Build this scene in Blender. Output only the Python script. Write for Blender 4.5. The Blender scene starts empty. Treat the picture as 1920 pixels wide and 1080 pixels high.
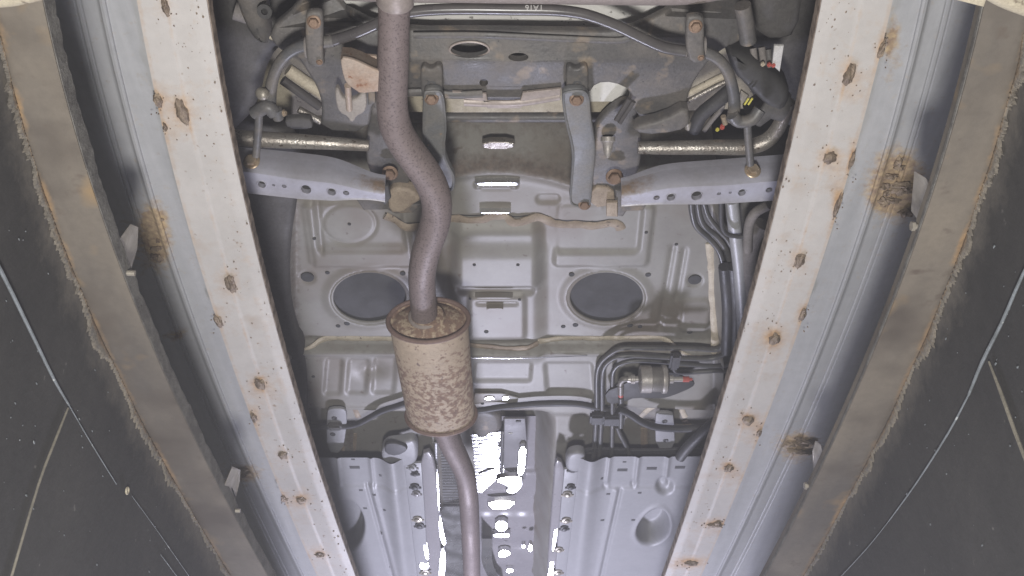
import bpy, bmesh, math, random
import numpy as np
from mathutils import Vector, Quaternion, Matrix, noise
from mathutils.geometry import tessellate_polygon
random.seed(7); np.random.seed(7)
S = bpy.context.scene
# ---------------------------------------------------------------- camera
ELEV = math.radians(42); F = 1821.0
cam = bpy.data.cameras.new('pit_camera'); camo = bpy.data.objects.new('pit_camera', cam)
S.collection.objects.link(camo); S.camera = camo
cam.sensor_width = 36; cam.lens = 36*F/1920; cam.clip_start = .02; cam.clip_end = 100
camo.location = (0, 0, 0); camo.rotation_euler = (math.pi/2+ELEV, 0, 0)
# ---------------------------------------------------------------- light
W = bpy.data.worlds.new('World'); S.world = W; W.use_nodes = True
bg = W.node_tree.nodes['Background']; bg.inputs[0].default_value = (1, .965, .94, 1); bg.inputs[1].default_value = .065
def lamp(name, loc, aim, size, watts, col):
    l = bpy.data.lights.new(name, 'AREA'); l.shape = 'DISK'; l.size = size; l.energy = watts; l.color = col
    o = bpy.data.objects.new(name, l); S.collection.objects.link(o); o.location = loc
    o.rotation_euler = (Vector(aim)-Vector(loc)).to_track_quat('-Z', 'Y').to_euler()
lamp('pit_lamp_near', (-.02, .22, -.27), (0, 1.15, 1.0), .13, 21.0, (1, .97, .925))
lamp('pit_lamp_far', (-.05, 2.78, -.07), (0, 2.15, 1.2), .18, 35.0, (.80, .80, 1))
S.view_settings.view_transform = 'Standard'; S.view_settings.look = 'None'
S.view_settings.exposure = 0; S.view_settings.gamma = 1
try: S.cycles.max_bounces = 6
except Exception: pass
# ---------------------------------------------------------------- helpers
cE, sE = math.cos(ELEV), math.sin(ELEV)
def ray(px, py): return Vector((px-960, F*cE-(540-py)*sE, F*sE+(540-py)*cE))
def at(px, py, z): d = ray(px, py); return d*(z/d.z)          # point of the horizontal sheet at height z
def aty(px, py, y): d = ray(px, py); return d*(y/d.y)         # point of the upright cross plane at distance y
def atx(px, py, x): d = ray(px, py); return d*(x/d.x)
def mpp(py, z): return z/(F*sE+(540-py)*cE)                   # metres per photo pixel there
def ss(a, b, x): t = np.clip((x-a)/(b-a), 0, 1); return t*t*(3-2*t)
ORG = {}
class MB:
    def __init__(s): s.v = []; s.f = []; s.a = []
    def add(s, vs, fs, attr=0.0):
        b = len(s.v); s.v += [Vector(v) for v in vs]; s.f += [tuple(i+b for i in f) for f in fs]
        s.a += list(attr) if hasattr(attr, '__len__') else [attr]*len(vs); return s
    def mesh(s, name, c, ang=40):
        m = bpy.data.meshes.new(name); m.from_pydata([tuple(v-c) for v in s.v], [], s.f)
        bm = bmesh.new(); bm.from_mesh(m); bmesh.ops.recalc_face_normals(bm, faces=bm.faces); bm.to_mesh(m); bm.free()
        at_ = m.attributes.new('dirt', 'FLOAT', 'POINT'); at_.data.foreach_set('value', np.array(s.a, dtype=np.float32))
        m.polygons.foreach_set('use_smooth', [True]*len(m.polygons)); m.set_sharp_from_angle(angle=math.radians(ang)); m.update()
        return m
    def build(s, name, mat, parent=None, ang=40, loc=None):
        c = loc if loc is not None else sum(s.v, Vector())/max(1, len(s.v))
        m = s.mesh(name, c, ang); m.materials.append(mat)
        return link(name, m, c, parent)
def link(name, mesh, c, parent):
    o = bpy.data.objects.new(name, mesh); S.collection.objects.link(o)
    if parent: o.parent = parent; o.location = c-ORG[parent.name]
    else: o.location = c
    ORG[o.name] = Vector(c); return o
def thing(name, loc, label, cat, group=None):
    o = bpy.data.objects.new(name, None); S.collection.objects.link(o); o.location = loc; o.empty_display_size = .05
    ORG[o.name] = Vector(loc); tag(o, label, cat, group); return o
def tag(o, label, cat, group=None):
    o['label'] = label; o['category'] = cat
    if group: o['group'] = group
def crom(pts, n=8, closed=False):
    pts = [Vector(p) for p in pts]; N = len(pts); out = []
    rng = range(N if closed else N-1)
    for i in rng:
        p1, p2 = pts[i], pts[(i+1) % N]
        p0 = pts[i-1] if (closed or i > 0) else p1*2-p2
        p3 = pts[(i+2) % N] if (closed or i+2 < N) else p2*2-p1
        for k in range(n):
            t = k/n
            out.append(.5*((2*p1)+(p2-p0)*t+(2*p0-5*p1+4*p2-p3)*t*t+(3*p1-p0-3*p2+p3)*t**3))
    if not closed: out.append(pts[-1])
    return out
def tube(mb, pts, r, n=14, sub=6, cap=True, flat=1.0, closed=False):
    """round bar along pts; r one radius or one per point; 4-vectors not needed"""
    R = r if hasattr(r, '__len__') else [r]*len(pts)
    if sub > 1:
        P = crom(pts, sub, closed); x = np.linspace(0, 1, len(R)); RR = np.interp(np.linspace(0, 1, len(P)), x, R)
    else: P = [Vector(p) for p in pts]; RR = R
    N = len(P); rings = []; up = None; vs = []
    for i in range(N):
        a = P[(i-1) % N] if (closed or i > 0) else P[0]; b = P[(i+1) % N] if (closed or i < N-1) else P[-1]
        t = (b-a).normalized()
        if up is None: up = Vector((0, 0, 1)) if abs(t.z) < .8 else Vector((0, 1, 0))
        u = (up-t*up.dot(t)).normalized(); w = t.cross(u); up = u
        for k in range(n):
            q = 2*math.pi*k/n; vs.append(P[i]+(u*math.cos(q)*flat+w*math.sin(q))*RR[i])
    fs = []
    for i in range(N if closed else N-1):
        for k in range(n):
            k2 = (k+1) % n; j = (i+1) % N; fs.append((i*n+k, i*n+k2, j*n+k2, j*n+k))
    if cap and not closed: fs += [tuple(range(n-1, -1, -1)), tuple((N-1)*n+k for k in range(n))]
    return mb.add(vs, fs)
def chaikin(p, n):
    for _ in range(n):
        q = []
        for i in range(len(p)):
            a, b = p[i], p[(i+1) % len(p)]
            q += [(a[0]*.75+b[0]*.25, a[1]*.75+b[1]*.25), (a[0]*.25+b[0]*.75, a[1]*.25+b[1]*.75)]
        p = q
    return p
def plate(mb, poly, z, t, r=.003, sm=1, attr=0.0, holes=()):
    """pressed sheet: outline poly (photo pixels on the sheet z), lower face at z, rounded lower rim, rises by t"""
    poly = chaikin(poly, sm); zf = z if callable(z) else (lambda x, y: z)
    P = [at(x, y, zf(x, y)) for x, y in poly]; n = len(P)
    area = sum(P[i].x*P[(i+1) % n].y-P[(i+1) % n].x*P[i].y for i in range(n))
    if area < 0: P.reverse()
    inw = []
    for i in range(n):
        e1 = (P[i]-P[i-1]); e2 = (P[(i+1) % n]-P[i]); e1.z = e2.z = 0
        e1 = e1.normalized() if e1.length > 1e-9 else Vector((1, 0, 0)); e2 = e2.normalized() if e2.length > 1e-9 else e1
        n1 = Vector((-e1.y, e1.x, 0)); n2 = Vector((-e2.y, e2.x, 0)); m = n1+n2
        m = m.normalized() if m.length > .2 else n1; inw.append(m/max(.6, m.dot(n1)))
    prof = [(0, t), (0, r), (.13*r, .5*r), (.5*r, .13*r), (r, 0)]
    vs = []; fs = []
    for o, h in prof: vs += [P[i]+inw[i]*o+Vector((0, 0, h)) for i in range(n)]
    for j in range(len(prof)-1):
        for i in range(n): i2 = (i+1) % n; fs.append((j*n+i, j*n+i2, (j+1)*n+i2, (j+1)*n+i))
    k = (len(prof)-1)*n; lo = [vs[k+i] for i in range(n)]; hi = vs[:n]; hl = []; hh = []; idl = list(range(k, k+n)); idh = list(range(n))
    for H in holes:
        a = [at(x, y, zf(x, y)) for x, y in H]; m = len(a); b = len(vs)
        vs += [p+Vector((0, 0, .0)) for p in a]+[p+Vector((0, 0, t)) for p in a]
        fs += [(b+i, b+(i+1) % m, b+m+(i+1) % m, b+m+i) for i in range(m)]
        hl.append(a); hh.append([p+Vector((0, 0, t)) for p in a]); idl += range(b, b+m); idh += range(b+m, b+2*m)
    for loop, hs, ids in ((lo, hl, idl), (hi, hh, idh)):
        flat = [[Vector((p.x, p.y, 0)) for p in loop]]+[[Vector((p.x, p.y, 0)) for p in q] for q in hs]
        fs += [tuple(ids[i] for i in tri) for tri in tessellate_polygon(flat)]
    return mb.add(vs, fs, attr)
def strip(mb, rows, thick=0.0, attrs=None):
    """sheet from rows of points (all the same length)"""
    n = len(rows[0]); vs = [v for r in rows for v in r]; m = len(rows)
    fs = [(i*n+k, i*n+k+1, (i+1)*n+k+1, (i+1)*n+k) for i in range(m-1) for k in range(n-1)]
    mb.add(vs, fs, attrs if attrs is not None else 0.0)
    if thick:
        b = len(mb.v)-len(vs); N = len(vs)
        up = Vector((0, 0, thick)); mb.add([v+up for v in vs], [], 0.0)
        mb.f += [tuple(b+N+i for i in reversed(f)) for f in fs]
        edge = [k for k in range(n)]+[i*n+n-1 for i in range(1, m)]+[(m-1)*n+k for k in range(n-2, -1, -1)]+[i*n for i in range(m-2, 0, -1)]
        for i in range(len(edge)): p, q = edge[i], edge[(i+1) % len(edge)]; mb.f.append((b+q, b+p, b+N+p, b+N+q))
    return mb
def lathe(mb, c, axis, prof, n=20, b=1.0, side=None):
    """prof [(along, radius)] about axis; b squashes the second direction"""
    ax = Vector(axis).normalized(); u = Vector(side) if side else (Vector((1, 0, 0)) if abs(ax.x) < .9 else Vector((0, 1, 0)))
    u = (u-ax*u.dot(ax)).normalized(); w = ax.cross(u); vs = []; fs = []
    for h, r in prof:
        for k in range(n): q = 2*math.pi*k/n; vs.append(Vector(c)+ax*h+(u*math.cos(q)+w*math.sin(q)*b)*r)
    for j in range(len(prof)-1):
        for k in range(n): k2 = (k+1) % n; fs.append((j*n+k, j*n+k2, (j+1)*n+k2, (j+1)*n+k))
    fs += [tuple(range(n-1, -1, -1)), tuple((len(prof)-1)*n+k for k in range(n))]
    return mb.add(vs, fs)
def box(mb, c, sx, sy, sz, rot=None, bev=.0015):
    bm = bmesh.new(); bmesh.ops.create_cube(bm, size=1)
    for v in bm.verts: v.co = Vector((v.co.x*sx, v.co.y*sy, v.co.z*sz))
    if bev: bmesh.ops.bevel(bm, geom=bm.edges[:], offset=min(bev, .3*min(sx, sy, sz)), segments=2, affect='EDGES')
    bm.verts.ensure_lookup_table(); M = (rot or Quaternion()).to_matrix()
    mb.add([M @ v.co+Vector(c) for v in bm.verts], [tuple(v.index for v in f.verts) for f in bm.faces]); bm.free(); return mb
def cut(o, cutters):
    """subtract closed MB shapes from o, then bake"""
    c = bpy.data.objects.new('cutter', cutters.mesh('cutter', ORG[o.name])); S.collection.objects.link(c)
    c.matrix_world = Matrix.Translation(ORG[o.name])
    m = o.modifiers.new('cut', 'BOOLEAN'); m.operation = 'DIFFERENCE'; m.object = c; m.solver = 'EXACT'
    bpy.context.view_layer.update(); dg = bpy.context.evaluated_depsgraph_get()
    new = bpy.data.meshes.new_from_object(o.evaluated_get(dg)); o.modifiers.clear(); o.data = new
    new.polygons.foreach_set('use_smooth', [True]*len(new.polygons)); new.set_sharp_from_angle(angle=math.radians(35))
    bpy.data.objects.remove(c)
BM = {}
def bolt(name, p, axis, r, mat, parent, washer=True):
    """hex head bolt; the mesh is shared between alike bolts"""
    key = (mat.name, washer)
    if key not in BM:
        mb = MB()
        if washer: lathe(mb, (0, 0, 0), (0, 0, 1), [(0, 1.3), (.12, 1.32), (.22, 1.2), (.26, 1.0)], 20)
        vs = []; fs = []
        prof = [(.2, .95), (.85, .95), (1.0, .8)]
        for h, q in prof: vs += [Vector((q*math.cos(k*math.pi/3), q*math.sin(k*math.pi/3), h)) for k in range(6)]
        for j in range(2): fs += [(j*6+k, j*6+(k+1) % 6, j*6+6+(k+1) % 6, j*6+6+k) for k in range(6)]
        fs += [(5, 4, 3, 2, 1, 0), tuple(range(12, 18))]; mb.add(vs, fs)
        BM[key] = mb.mesh('bolt', Vector(), 30); BM[key].materials.append(mat)
    o = link(name, BM[key], Vector(p), parent); o.scale = (r, r, r)
    o.rotation_mode = 'QUATERNION'; o.rotation_quaternion = Vector(axis).to_track_quat('Z', 'Y'); return o
# ---------------------------------------------------------------- materials
def mat(name, c1, c2=None, rough=.5, metal=0.0, scale=25, mix=(.35, .65), speck=None, bump=.15, bscale=160, dirt=None, dsoft=.25, rvar=.12, dist=.0, stretch=None, spec=.5, grain=.18, dnz=70, damp=.55):
    m = bpy.data.materials.new(name); m.use_nodes = True; T = m.node_tree; N = T.nodes; L = T.links
    b = N['Principled BSDF']; b.inputs['Roughness'].default_value = rough; b.inputs['Metallic'].default_value = metal
    b.inputs['Specular IOR Level'].default_value = spec
    geo = N.new('ShaderNodeNewGeometry'); vec = geo.outputs['Position']
    if stretch:
        mp = N.new('ShaderNodeMapping'); mp.inputs['Scale'].default_value = stretch; L.new(vec, mp.inputs[0]); svec = mp.outputs[0]
    else: svec = vec
    def nz(sc, det=4, v=None, ro=.6):
        n = N.new('ShaderNodeTexNoise'); n.inputs['Scale'].default_value = sc; n.inputs['Detail'].default_value = det
        n.inputs['Roughness'].default_value = ro; n.inputs['Distortion'].default_value = dist; L.new(v or svec, n.inputs['Vector']); return n.outputs['Fac']
    def rng(x, a, bb, lo=0, hi=1):
        r = N.new('ShaderNodeMapRange'); r.inputs[1].default_value = a; r.inputs[2].default_value = bb; r.inputs[3].default_value = lo; r.inputs[4].default_value = hi
        L.new(x, r.inputs[0]); return r.outputs[0]
    def mixc(f, a, bb):
        x = N.new('ShaderNodeMix'); x.data_type = 'RGBA'
        for s, val in ((6, a), (7, bb)):
            if isinstance(val, tuple): x.inputs[s].default_value = (*val, 1)
            else: L.new(val, x.inputs[s])
        L.new(f, x.inputs[0]); return x.outputs[2]
    c2 = c2 or tuple(q*.72 for q in c1)
    big = nz(scale); col = mixc(rng(big, *mix), c1, c2)
    fine = nz(scale*11, 5, vec, .7)
    hs = N.new('ShaderNodeHueSaturation'); L.new(col, hs.inputs['Color']); L.new(rng(fine, .3, .7, 1-grain, 1+grain), hs.inputs['Value']); col = hs.outputs[0]
    if speck:
        for sc, thr, w, sca in speck:
            col = mixc(rng(nz(sca, 3, vec, .55), thr, thr+w), col, sc)
    if dirt:
        a = N.new('ShaderNodeAttribute'); a.attribute_name = 'dirt'
        n2 = nz(dnz, 5, vec, .7); ad = N.new('ShaderNodeMath'); ad.operation = 'MULTIPLY_ADD'
        L.new(rng(n2, .25, .75, -.5, .5), ad.inputs[0]); ad.inputs[1].default_value = damp; L.new(a.outputs['Fac'], ad.inputs[2])
        f = rng(ad.outputs[0], .5-dsoft, .5+dsoft)
        dcol = mixc(rng(nz(130, 4, vec), .35, .65), dirt[0], dirt[1]); col = mixc(f, col, dcol)
        L.new(rng(f, 0, 1, rough, .9), b.inputs['Roughness'])
        if metal: L.new(rng(f, 0, 1, metal, 0), b.inputs['Metallic'])
    elif rvar: L.new(rng(big, .3, .7, max(.03, rough-rvar), min(1, rough+rvar)), b.inputs['Roughness'])
    L.new(col, b.inputs['Base Color'])
    if bump:
        bp = N.new('ShaderNodeBump'); bp.inputs['Strength'].default_value = bump; bp.inputs['Distance'].default_value = .002
        L.new(nz(bscale, 4, vec), bp.inputs['Height']); L.new(bp.outputs[0], b.inputs['Normal'])
    return m
RUST = ((.20, .085, .03), (.11, .05, .03)); TAN = ((.42, .33, .21), (.27, .20, .13))
M = {}
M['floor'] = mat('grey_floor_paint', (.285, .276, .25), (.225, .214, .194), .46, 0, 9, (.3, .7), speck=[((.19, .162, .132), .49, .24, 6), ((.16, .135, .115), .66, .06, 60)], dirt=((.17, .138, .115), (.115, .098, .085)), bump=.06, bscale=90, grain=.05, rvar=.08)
M['well'] = mat('pale_well_paint', (.66, .65, .62), (.57, .56, .53), .5, 0, 14, grain=.05, speck=[((.2, .19, .18), .66, .05, 120)])
M['cover'] = mat('dark_cover_sheet', (.066, .066, .068), (.055, .055, .057), .8, 0, 12, grain=.08, bump=.1)
M['sill'] = mat('dark_underseal', (.095, .09, .086), (.07, .066, .063), .7, 0, 16, bump=.4, bscale=220)
M['black'] = mat('black_rubber', (.035, .034, .034), (.05, .048, .046), .6, 0, 20, bump=.1)
M['pitch'] = mat('dark_hole', (.02, .02, .02), (.025, .025, .025), .9, 0, 20, bump=0)
M['frame'] = mat('dusty_black_subframe', (.098, .094, .092), (.165, .148, .132), .5, 0, 20, (.42, .75), speck=[((.24, .195, .15), .585, .12, 28), ((.05, .05, .05), .68, .04, 150)], bump=.25, bscale=260, spec=.4)
M['strap'] = mat('grey_strap_steel', (.165, .168, .172), (.20, .188, .17), .58, .1, 24, (.4, .7), speck=[((.28, .21, .14), .68, .06, 60)], bump=.2, bscale=300)
M['arm'] = mat('grey_arm_paint', (.42, .42, .485), (.32, .31, .34), .42, .1, 14, (.4, .75), bump=.12, bscale=220, grain=.07, dirt=((.24, .17, .12), (.17, .13, .10)))
M['link'] = mat('worn_shiny_link', (.40, .375, .34), (.23, .20, .175), .32, .6, 30, (.4, .7), speck=[((.12, .09, .07), .63, .04, 180)], bump=.5, bscale=300)
M['bar'] = mat('glossy_black_bar', (.075, .07, .072), (.10, .093, .09), .30, .0, 30, bump=.05, grain=.06, spec=.45, rvar=.04)
M['bardull'] = mat('dusty_bar_end', (.10, .10, .105), (.15, .135, .12), .5, 0, 30, bump=.15)
M['exh'] = mat('exhaust_oxide', (.235, .19, .183), (.19, .152, .148), .6, .15, 12, speck=[((.125, .098, .097), .55, .07, 330), ((.29, .235, .215), .68, .05, 230)], bump=.12, bscale=300, grain=.10)
M['muf'] = mat('tan_muffler_steel', (.45, .36, .255), (.36, .285, .205), .68, .0, 14, dirt=((.175, .115, .09), (.25, .165, .115)), dnz=105, damp=1.25, dsoft=.10, bump=.25, bscale=260, grain=.12, speck=[((.16, .11, .09), .66, .03, 110)])
M['rim'] = mat('brown_oxide_rim', (.24, .165, .14), (.18, .12, .10), .6, .2, 20, speck=[((.35, .27, .2), .68, .04, 90)], bump=.3, bscale=300)
M['rmuf'] = mat('rear_muffler_steel', (.36, .31, .28), (.30, .255, .23), .5, .2, 18, bump=.15)
M['hang'] = mat('rust_tan_hanger', (.41, .335, .275), (.33, .22, .155), .6, .1, 30, (.45, .7), speck=[((.22, .10, .05), .66, .05, 60)], bump=.2)
M['rub'] = mat('grey_hanger_rubber', (.22, .20, .19), (.17, .155, .145), .8, 0, 30, bump=.3)
M['rubl'] = mat('pale_hanger_rubber', (.33, .30, .275), (.26, .235, .215), .8, 0, 30, bump=.3)
M['rustbolt'] = mat('rusty_bolt', (.25, .17, .12), (.16, .10, .065), .6, .3, 60, bump=.4)
M['brightbolt'] = mat('zinc_bolt', (.62, .52, .40), (.42, .32, .22), .35, .6, 60, bump=.2)
M['seal'] = mat('seam_sealer', (.38, .31, .235), (.27, .215, .165), .65, 0, 40, speck=[((.13, .10, .08), .66, .04, 120)], bump=.5, bscale=240)
M['cream'] = mat('cream_sealer', (.58, .52, .41), (.46, .40, .31), .65, 0, 40, speck=[((.16, .12, .09), .67, .03, 130)], bump=.5, bscale=240)
M['pipe'] = mat('coated_pipe', (.075, .076, .078), (.105, .10, .096), .4, 0, 26, bump=.1)
M['hose'] = mat('dark_hose', (.045, .045, .05), (.06, .058, .06), .55, 0, 26, bump=.25, bscale=300)
M['filt'] = mat('filter_alloy', (.48, .46, .44), (.36, .33, .30), .4, .4, 40, bump=.2)
M['filtd'] = mat('filter_dull_body', (.22, .205, .19), (.16, .15, .14), .5, .3, 40, bump=.2)
M['red'] = mat('red_connector', (.50, .10, .08), (.40, .09, .07), .5, 0, 40)
M['yel'] = mat('yellow_tape', (.65, .58, .10), (.55, .5, .1), .5, 0, 40)
M['white'] = mat('white_plastic', (.6, .59, .58), (.5, .49, .48), .5, 0, 40)
M['tray'] = mat('grey_undertray', (.29, .29, .30), (.24, .24, .25), .48, 0, 12, (.35, .7), bump=.08, bscale=140, grain=.06)
M['tplate'] = mat('dull_tunnel_plate', (.165, .16, .17), (.14, .135, .14), .5, 0, 14, bump=.08, grain=.06)
M['foil'] = mat('ribbed_foil', (.62, .62, .63), (.50, .50, .50), .30, .85, 20, bump=.15, bscale=200, grain=.05)
M['shine'] = mat('bare_alloy', (.80, .80, .80), (.7, .7, .7), .16, .95, 20, bump=.04, grain=.03, rvar=.03)
M['tunnel'] = mat('tunnel_paint', (.27, .26, .27), (.22, .21, .22), .32, 0, 14, bump=.08, grain=.06)
M['plate'] = mat('white_steel_paint', (.50, .478, .46), (.42, .402, .385), .42, 0, 8, (.3, .7), dirt=((.46, .32, .19), (.33, .21, .12)), dsoft=.42, bump=.06, bscale=120, grain=.04,
                 speck=[((.40, .34, .29), .60, .2, 18), ((.30, .25, .21), .69, .04, 60), ((.22, .19, .17), .74, .02, 150)], spec=.4)
M['edge'] = mat('rusty_plate_edge', (.30, .24, .19), (.12, .09, .07), .7, .1, 60, (.4, .6), bump=.4)
M['galv'] = mat('galvanised_steel', (.41, .413, .425), (.335, .34, .35), .45, .12, 6, (.3, .7), stretch=(9, .6, 9), dirt=((.42, .32, .19), (.22, .155, .11)), dnz=110, damp=.9, dsoft=.35, bump=.08, bscale=200, grain=.06)
M['weld'] = mat('burnt_weld', (.17, .13, .10), (.30, .235, .17), .5, .4, 90, bump=.8, bscale=500)
M['zinc'] = mat('zinc_bracket', (.38, .35, .30), (.29, .265, .225), .4, .4, 30, bump=.1)
M['beam'] = mat('grimy_beam_steel', (.18, .156, .126), (.105, .094, .083), .55, .15, 11, (.32, .68), stretch=(1, .35, 1), dirt=((.27, .18, .095), (.19, .13, .075)), dsoft=.3, bump=.12, bscale=120, grain=.09,
                speck=[((.085, .072, .06), .52, .2, 9), ((.24, .17, .095), .62, .14, 13), ((.10, .08, .065), .64, .12, 40)])
M['crust'] = mat('mortar_crust', (.155, .135, .11), (.105, .095, .082), .9, 0, 40, bump=.8, bscale=240, dirt=((.24, .165, .095), (.17, .125, .08)))
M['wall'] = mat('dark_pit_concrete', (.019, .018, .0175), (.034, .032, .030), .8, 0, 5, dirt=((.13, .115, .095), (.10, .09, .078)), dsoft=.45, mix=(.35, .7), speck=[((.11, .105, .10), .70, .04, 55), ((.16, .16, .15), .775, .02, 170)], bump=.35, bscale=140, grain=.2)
M['wallp'] = mat('rough_beam_side', (.13, .125, .115), (.08, .075, .07), .8, 0, 50, (.4, .6), bump=.7, bscale=260)
M['caulk'] = mat('pale_blue_pipe_paint', (.15, .165, .18), (.09, .10, .105), .5, 0, 60, (.4, .65), speck=[((.40, .42, .42), .66, .05, 90)], bump=.4)
M['tape'] = mat('old_joint_strip', (.17, .155, .125), (.12, .11, .09), .8, 0, 40, bump=.5)
M['dust'] = mat('dusty_cream_steel', (.42, .38, .29), (.33, .29, .22), .6, .1, 40, speck=[((.16, .13, .1), .66, .05, 90)], bump=.2)
# ---------------------------------------------------------------- pit walls, edge beams, rails
def fit(pts):
    a = np.array(pts, float); p = np.poly1d(np.polyfit(a[:, 1], a[:, 0], 2)); e = p(1100)
    return lambda y: float(p(y)) if y <= 1100 else 960+(e-960)*(2180-y)/1080      # runs straight on beyond the picture
def rowsy(n): return np.concatenate([np.linspace(-150, 1240, n), [1300, 1400, 1500, 1600, 1680, 1740]])
PY = list(rowsy(90))
ZP, ZG, ZB = .85, .867, .62
L_ = dict(out=fit([(255, 0), (290, 165), (320, 290), (375, 520), (461, 752), (525, 913), (593, 1080)]),
          inn=fit([(387, 0), (432, 240), (475, 480), (542, 699), (593, 849), (662, 1077)]),
          ridge=fit([(192, 0), (220, 150), (285, 380), (328, 508), (389, 685), (461, 844), (558, 1069)]),
          bin=fit([(80, 0), (117, 175), (155, 290), (222, 497), (305, 702), (389, 863), (500, 1080)]),
          rag=fit([(-14, 0), (35, 225), (70, 330), (115, 450), (150, 540), (205, 669), (278, 813), (361, 969), (433, 1080)]), s=-1)
R_ = dict(out=fit([(1674, 0), (1647, 117), (1611, 259), (1585, 340), (1538, 500), (1425, 817), (1361, 972), (1315, 1080)]),
          inn=fit([(1541, 0), (1506, 181), (1467, 340), (1425, 500), (1366, 715), (1311, 903), (1245, 1080)]),
          ridge=fit([(1736, 0), (1689, 194), (1656, 311), (1605, 483), (1522, 692), (1425, 908), (1353, 1075)]),
          bin=fit([(1844, 13), (1818, 130), (1786, 246), (1754, 350), (1726, 429), (1622, 700), (1576, 800), (1436, 1080)]),
          rag=fit([(1925, 20), (1909, 130), (1896, 210), (1851, 324), (1805, 475), (1738, 625), (1630, 849), (1576, 946), (1517, 1080)]), s=1)
WL = dict(L=[(341, 210, 11, 24), (433, 532, 9, 20), (487, 720, 10, 13), (530, 853, 9, 9), (565, 938, 9, 9), (600, 1040, 9, 7), (310, 12, 7, 16), (296, 188, 8, 14), (410, 603, 7, 15), (476, 782, 6, 12), (532, 935, 6, 8), (310, 238, 4, 8)],
          R=[(1592, 140, 10, 20), (1557, 295, 12, 13), (1499, 489, 9, 16), (1452, 636, 10, 14), (1403, 788, 11, 11), (1366, 878, 9, 9), (1653, 92, 6, 18), (1597, 300, 4, 20), (1571, 385, 5, 26), (1505, 590, 6, 14), (1423, 812, 5, 9), (1340, 984, 16, 5), (1296, 1056, 14, 6), (1345, 980, 6, 5)])
GW = dict(L=[(283, 430, 24, 40), (298, 470, 16, 30), (335, 628, 8, 8), (460, 888, 22, 14), (292, 410, 14, 12)], R=[(1680, 320, 34, 36), (1655, 368, 20, 24), (1690, 365, 40, 40), (1495, 838, 30, 22), (1500, 828, 18, 8), (1672, 80, 12, 40)])
def blob(mb, c, rx, ry, rz, seed, n=2, amp=.45):
    bm = bmesh.new(); bmesh.ops.create_icosphere(bm, subdivisions=n, radius=1); vs = []
    for v in bm.verts:
        q = v.co*(1+amp*noise.noise(v.co*1.9+Vector((seed*3.1, seed, 0)))+.22*noise.noise(v.co*5+Vector((seed, 0, seed))))
        vs.append(Vector(c)+Vector((q.x*rx, q.y*ry, q.z*rz)))
    mb.add(vs, [tuple(v.index for v in f.verts) for f in bm.faces]); bm.free()
def pre(rows, at_=None):
    '''the piece runs on behind the camera'''
    if at_ is not None: at_[:0] = at_[:len(rows[0])]
    rows.insert(0, [Vector((p.x, -.7, p.z)) for p in rows[0]])
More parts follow.
